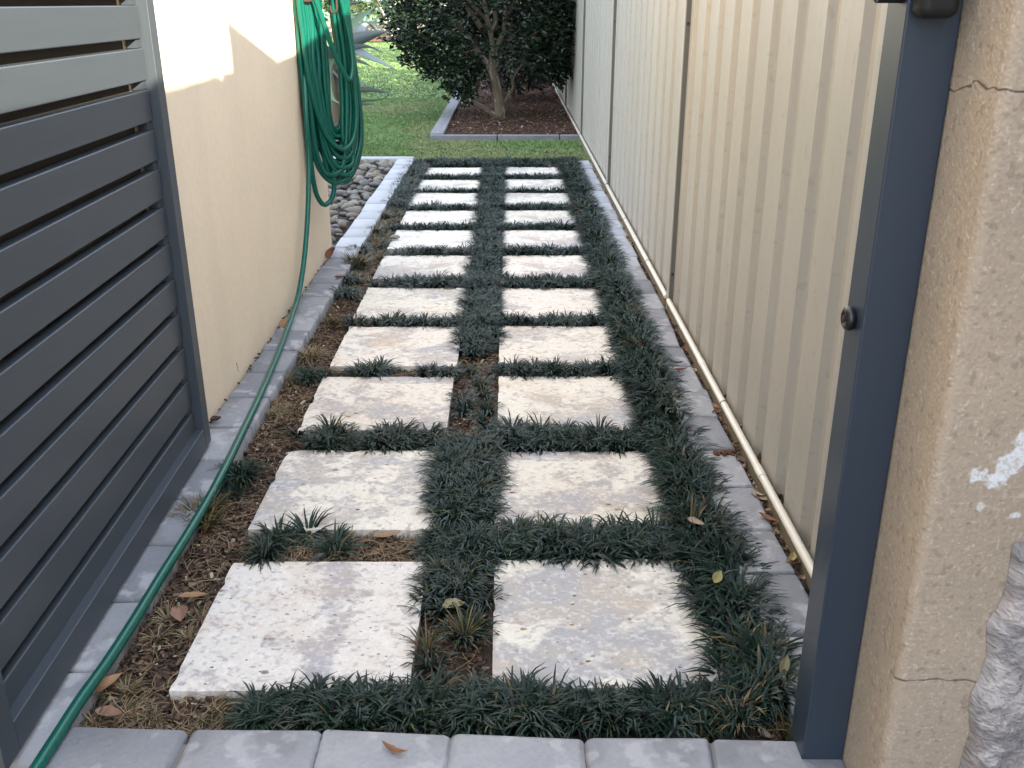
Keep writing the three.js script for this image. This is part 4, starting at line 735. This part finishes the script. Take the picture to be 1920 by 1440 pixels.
// far tree with pale trunk at the back of the lawn, olive foliage
{
  const g0 = ground(738, 72), t = thing('pale_trunk_tree', 'olive leaved tree with crooked white trunk at the back of the lawn', 'tree', [g0.x, -0.02, g0.z]);
  const R = rng(131), at = (u, v) => onZ(u, v, g0.z).sub(t.position);
  mesh('trunk', tube([at(737, 72), at(735, 56), at(732, 42), at(722, 30), at(712, 8), at(700, -40)], 0.042, 0.03, 16, 8), std({ color: lin(0.62, 0.58, 0.52), roughness: 0.8 }), t);
  mesh('limb', tube([at(732, 42), at(738, 28), at(742, 5), at(745, -40)], 0.026, 0.02, 10, 7), std({ color: lin(0.5, 0.46, 0.4), roughness: 0.8 }), t);
  const inside = (R) => { const x = lerp(-2.4, 1.6, R()), y = lerp(0.62, 3.6, R()), z = lerp(-1.4, 1.4, R()); const e = ((x + 0.3) / 2.0) ** 2 + ((y - 2.0) / 1.55) ** 2 + (z / 1.4) ** 2; if (e > 1 + 0.5 * (fbm(x * 2, y * 2 + z, 133, 3) - 0.5)) return null; return V(x, y, z); };
  inst('crown', leafBlade(0.10, 0.04), std({ color: lin(0.062, 0.085, 0.032), roughness: 0.6, side: THREE.DoubleSide }), crownLeaves(R, 5200, inside, V(0, 1.6, 0), 8, 1.2), t).userData.kind = 'stuff';
  const mulch = gridGeo(20, 10, (u, v) => { const a = u * 6.283, r = v * 1.5 * (0.9 + 0.2 * vn(u * 8, 1, 4)); return [Math.cos(a) * r - 0.3, 0.02 + 0.08 * (1 - v), Math.sin(a) * r * 1.6, u * 4, v]; });
  const o = mesh('tree_mulch', mulch, std({ map: soilTex[0], color: lin(2.0, 1.15, 0.9), roughness: 1, side: THREE.DoubleSide })); o.position.copy(t.position); info(o, 'patch of reddish mulch under the pale trunked tree on the far lawn', 'mulch bed', null, 'structure');
}
// paling fence, hedge and shed at the back of the lawn
{
  const z = -36, t = thing('back_fence', 'weathered grey timber paling fence across the back of the lawn', 'fence', [-6, 0, z]);
  const R = rng(141), top = onZ(700, 43, z).y + 0.01, wt = tex(128, 256, (u, v) => { const n = fbm(u * 14, v * 2, 281, 4); const k = 0.7 + 0.5 * n; return { c: [0.36 * k, 0.33 * k, 0.29 * k], h: n }; }, true);
  const ms = [0.85, 1, 1.12].map((k) => std({ map: wt[0], color: lin(k, k, k), roughness: 0.9 }));
  const pg = new THREE.BoxGeometry(0.22, 1.6, 0.02);
  for (let i = 0; i < 34; i++) { const m = mesh('paling', pg, ms[Math.floor(R() * 3)], t); m.position.set(-1.6 + i * 0.232, top - 0.8 + 0.02 * (R() - 0.5), 0.004 * (R() - 0.5)); }
  mesh('rail', box(8, 0.08, 0.04, 2.2, top - 0.25, -0.03), ms[0], t); mesh('capping', box(8, 0.03, 0.05, 2.2, top + 0.018, 0), ms[0], t);
  const s = thing('green_shed', 'green metal shed roof showing above the back fence', 'shed', [-6.2, 0, z - 2.2]);
  const gm = std({ color: lin(0.16, 0.30, 0.22), roughness: 0.6 });
  mesh('wall', box(4.2, 1.15, 2.4, 0, 0.5, 0), gm, s); const rf = mesh('roof', box(4.6, 0.05, 2.8, 0, 0, 0), gm, s); rf.position.y = 1.2; rf.rotation.x = 0.10;
  backShrub([-3.0, -0.02, z + 1.8], 1.5, 1.5, 0.8, 1.2, 4200, 151, 'far_bush', 'mid green rounded bush beside the back fence behind the tree', [0.045, 0.075, 0.03], 2.0, 0.06, 0.02);
  backShrub([-6.4, -0.02, z + 2.2], 1.9, 1.1, 0.8, 1.5, 4200, 153, 'far_bush', 'olive green bush against the back fence left of the pale tree', [0.062, 0.09, 0.035], 2.0, 0.06, 0.02);
  backShrub([-1.0, -0.02, -22], 1.3, 1.5, 0.9, 1.3, 4200, 155, 'far_bush', 'dark bush beyond the kerbed bed hiding the end of the lawn', [0.028, 0.046, 0.022], 1.8, 0.06, 0.02);
  backShrub([0.2, -0.02, -18], 0.9, 1.5, 0.9, 1.3, 3800, 157, 'rear_shrub', 'dark shrub beyond the end of the kerbed bed next to the fence', [0.022, 0.038, 0.02], 1.7, 0.06, 0.02);
}

// ------------------------------------------------------------------ agave behind the hose
{
  const zc = -7.55, c0 = onZ(628, 190, zc), t = thing('agave', 'blue grey agave with broad pointed leaves behind the hanging hose', 'agave', [c0.x, -0.03, zc]);
  const at3 = tex(128, 256, (u, v) => { const n = fbm(u * 9, v * 3, 291, 4), e = Math.abs(u - 0.5); const k = 0.8 + 0.35 * n; return { c: [0.17 * k, 0.21 * k, 0.225 * k], h: n }; });
  const mat = std({ map: at3[0], roughness: 0.55, side: THREE.DoubleSide }), matG = std({ map: at3[0], color: lin(0.55, 0.75, 0.42), roughness: 0.55, side: THREE.DoubleSide });
  const P = (u, v, dz) => onZ(u, v, zc + dz).sub(t.position);
  const leaf = (pts, W, m, flat) => { // a thick channelled leaf along a curve
    const cv = new THREE.CatmullRomCurve3(pts), b = new Buf(), N = 18, C = 6; const up = V(0, 1, 0);
    for (let i = 0; i <= N; i++) {
      const q = i / N, c = cv.getPoint(q), T = cv.getTangent(q), S = T.clone().cross(up).normalize(), U = S.clone().cross(T).normalize(), w = W * (q < 0.45 ? lerp(0.72, 1, q / 0.45) : Math.pow(Math.max(0, 1 - (q - 0.45) / 0.55), 0.75)) / 2;
      S.applyAxisAngle(T, flat); U.applyAxisAngle(T, flat);
      for (let k = 0; k <= C; k++) { const s = k / C * 2 - 1, p = c.clone().addScaledVector(S, s * w).addScaledVector(U, 0.35 * w * s * s); b.v(p.x, p.y, p.z, k / C, q); }
      for (let k = 0; k <= C; k++) { const s = 1 - k / C * 2, p = c.clone().addScaledVector(S, s * w).addScaledVector(U, 0.35 * w * s * s - 0.012 * (1 - s * s) * (1 - q * 0.7)); b.v(p.x, p.y, p.z, k / C, q); }
    }
    const n = 2 * (C + 1); for (let i = 0; i < N; i++) for (let k = 0; k < n; k++) { const a = i * n + k, d = i * n + (k + 1) % n; b.q(a, d, d + n, a + n); }
    mesh('leaf', b.geo(), m, t);
  };
  const o = [632, 112];
  leaf([P(632, 108, 0), P(660, 82, 0.06), P(695, 68, 0.12), P(726, 58, 0.18)], 0.125, mat, -0.75);
  leaf([P(632, 110, 0.05), P(660, 92, 0.16), P(690, 88, 0.22), P(718, 98, 0.3)], 0.085, mat, -0.3);
  leaf([P(630, 112, 0.05), P(662, 97, 0.2), P(695, 110, 0.3), P(741, 129, 0.4)], 0.095, mat, 0.25);
  leaf([P(630, 118, 0.08), P(655, 112, 0.25), P(675, 116, 0.35), P(699, 125, 0.42)], 0.10, mat, -0.5);
  leaf([P(628, 122, 0.1), P(650, 138, 0.3), P(670, 150, 0.4), P(696, 164, 0.48)], 0.05, matG, 0.3);
  leaf([P(626, 135, 0.05), P(660, 168, 0.15), P(700, 170, 0.2), P(735, 175, 0.25)], 0.085, mat, -0.55);
  leaf([P(626, 135, 0.0), P(660, 186, 0.1), P(695, 188, 0.15), P(728, 184, 0.18)], 0.04, matG, 0.2);
  leaf([P(626, 138, 0.05), P(650, 192, 0.2), P(680, 196, 0.28), P(704, 194, 0.33)], 0.06, mat, -0.2);
  leaf([P(634, 104, -0.1), P(655, 58, -0.1), P(675, 35, -0.1), P(702, 15, -0.12)], 0.095, matG, 0.8);
  leaf([P(632, 100, -0.15), P(640, 40, -0.2), P(652, 12, -0.2), P(674, 3, -0.22)], 0.09, mat, -0.4);
  leaf([P(622, 110, 0.1), P(610, 150, 0.35), P(620, 185, 0.5), P(640, 196, 0.55)], 0.08, matG, 0.0);
  for (let i = 0; i < 9; i++) { const a = 1.9 + i * 0.42, r = 0.5; const b0 = P(630, 115, 0); leaf([b0, b0.clone().add(V(Math.cos(a) * r * 0.4, 0.1, Math.sin(a) * r * 0.4)), b0.clone().add(V(Math.cos(a) * r * 0.8, 0.05 + 0.1 * (i % 3), Math.sin(a) * r * 0.8)), b0.clone().add(V(Math.cos(a) * r * 1.15, -0.12 + 0.12 * (i % 3), Math.sin(a) * r * 1.15))], 0.1, mat, 0); }
  mesh('stem', tube([V(0, -0.02, 0), P(629, 150, 0).multiplyScalar(0.6), P(631, 112, 0)], 0.05, 0.045, 8, 10), std({ color: lin(0.16, 0.14, 0.1), roughness: 0.9 }), t);
}

renderer.render(scene, camera);
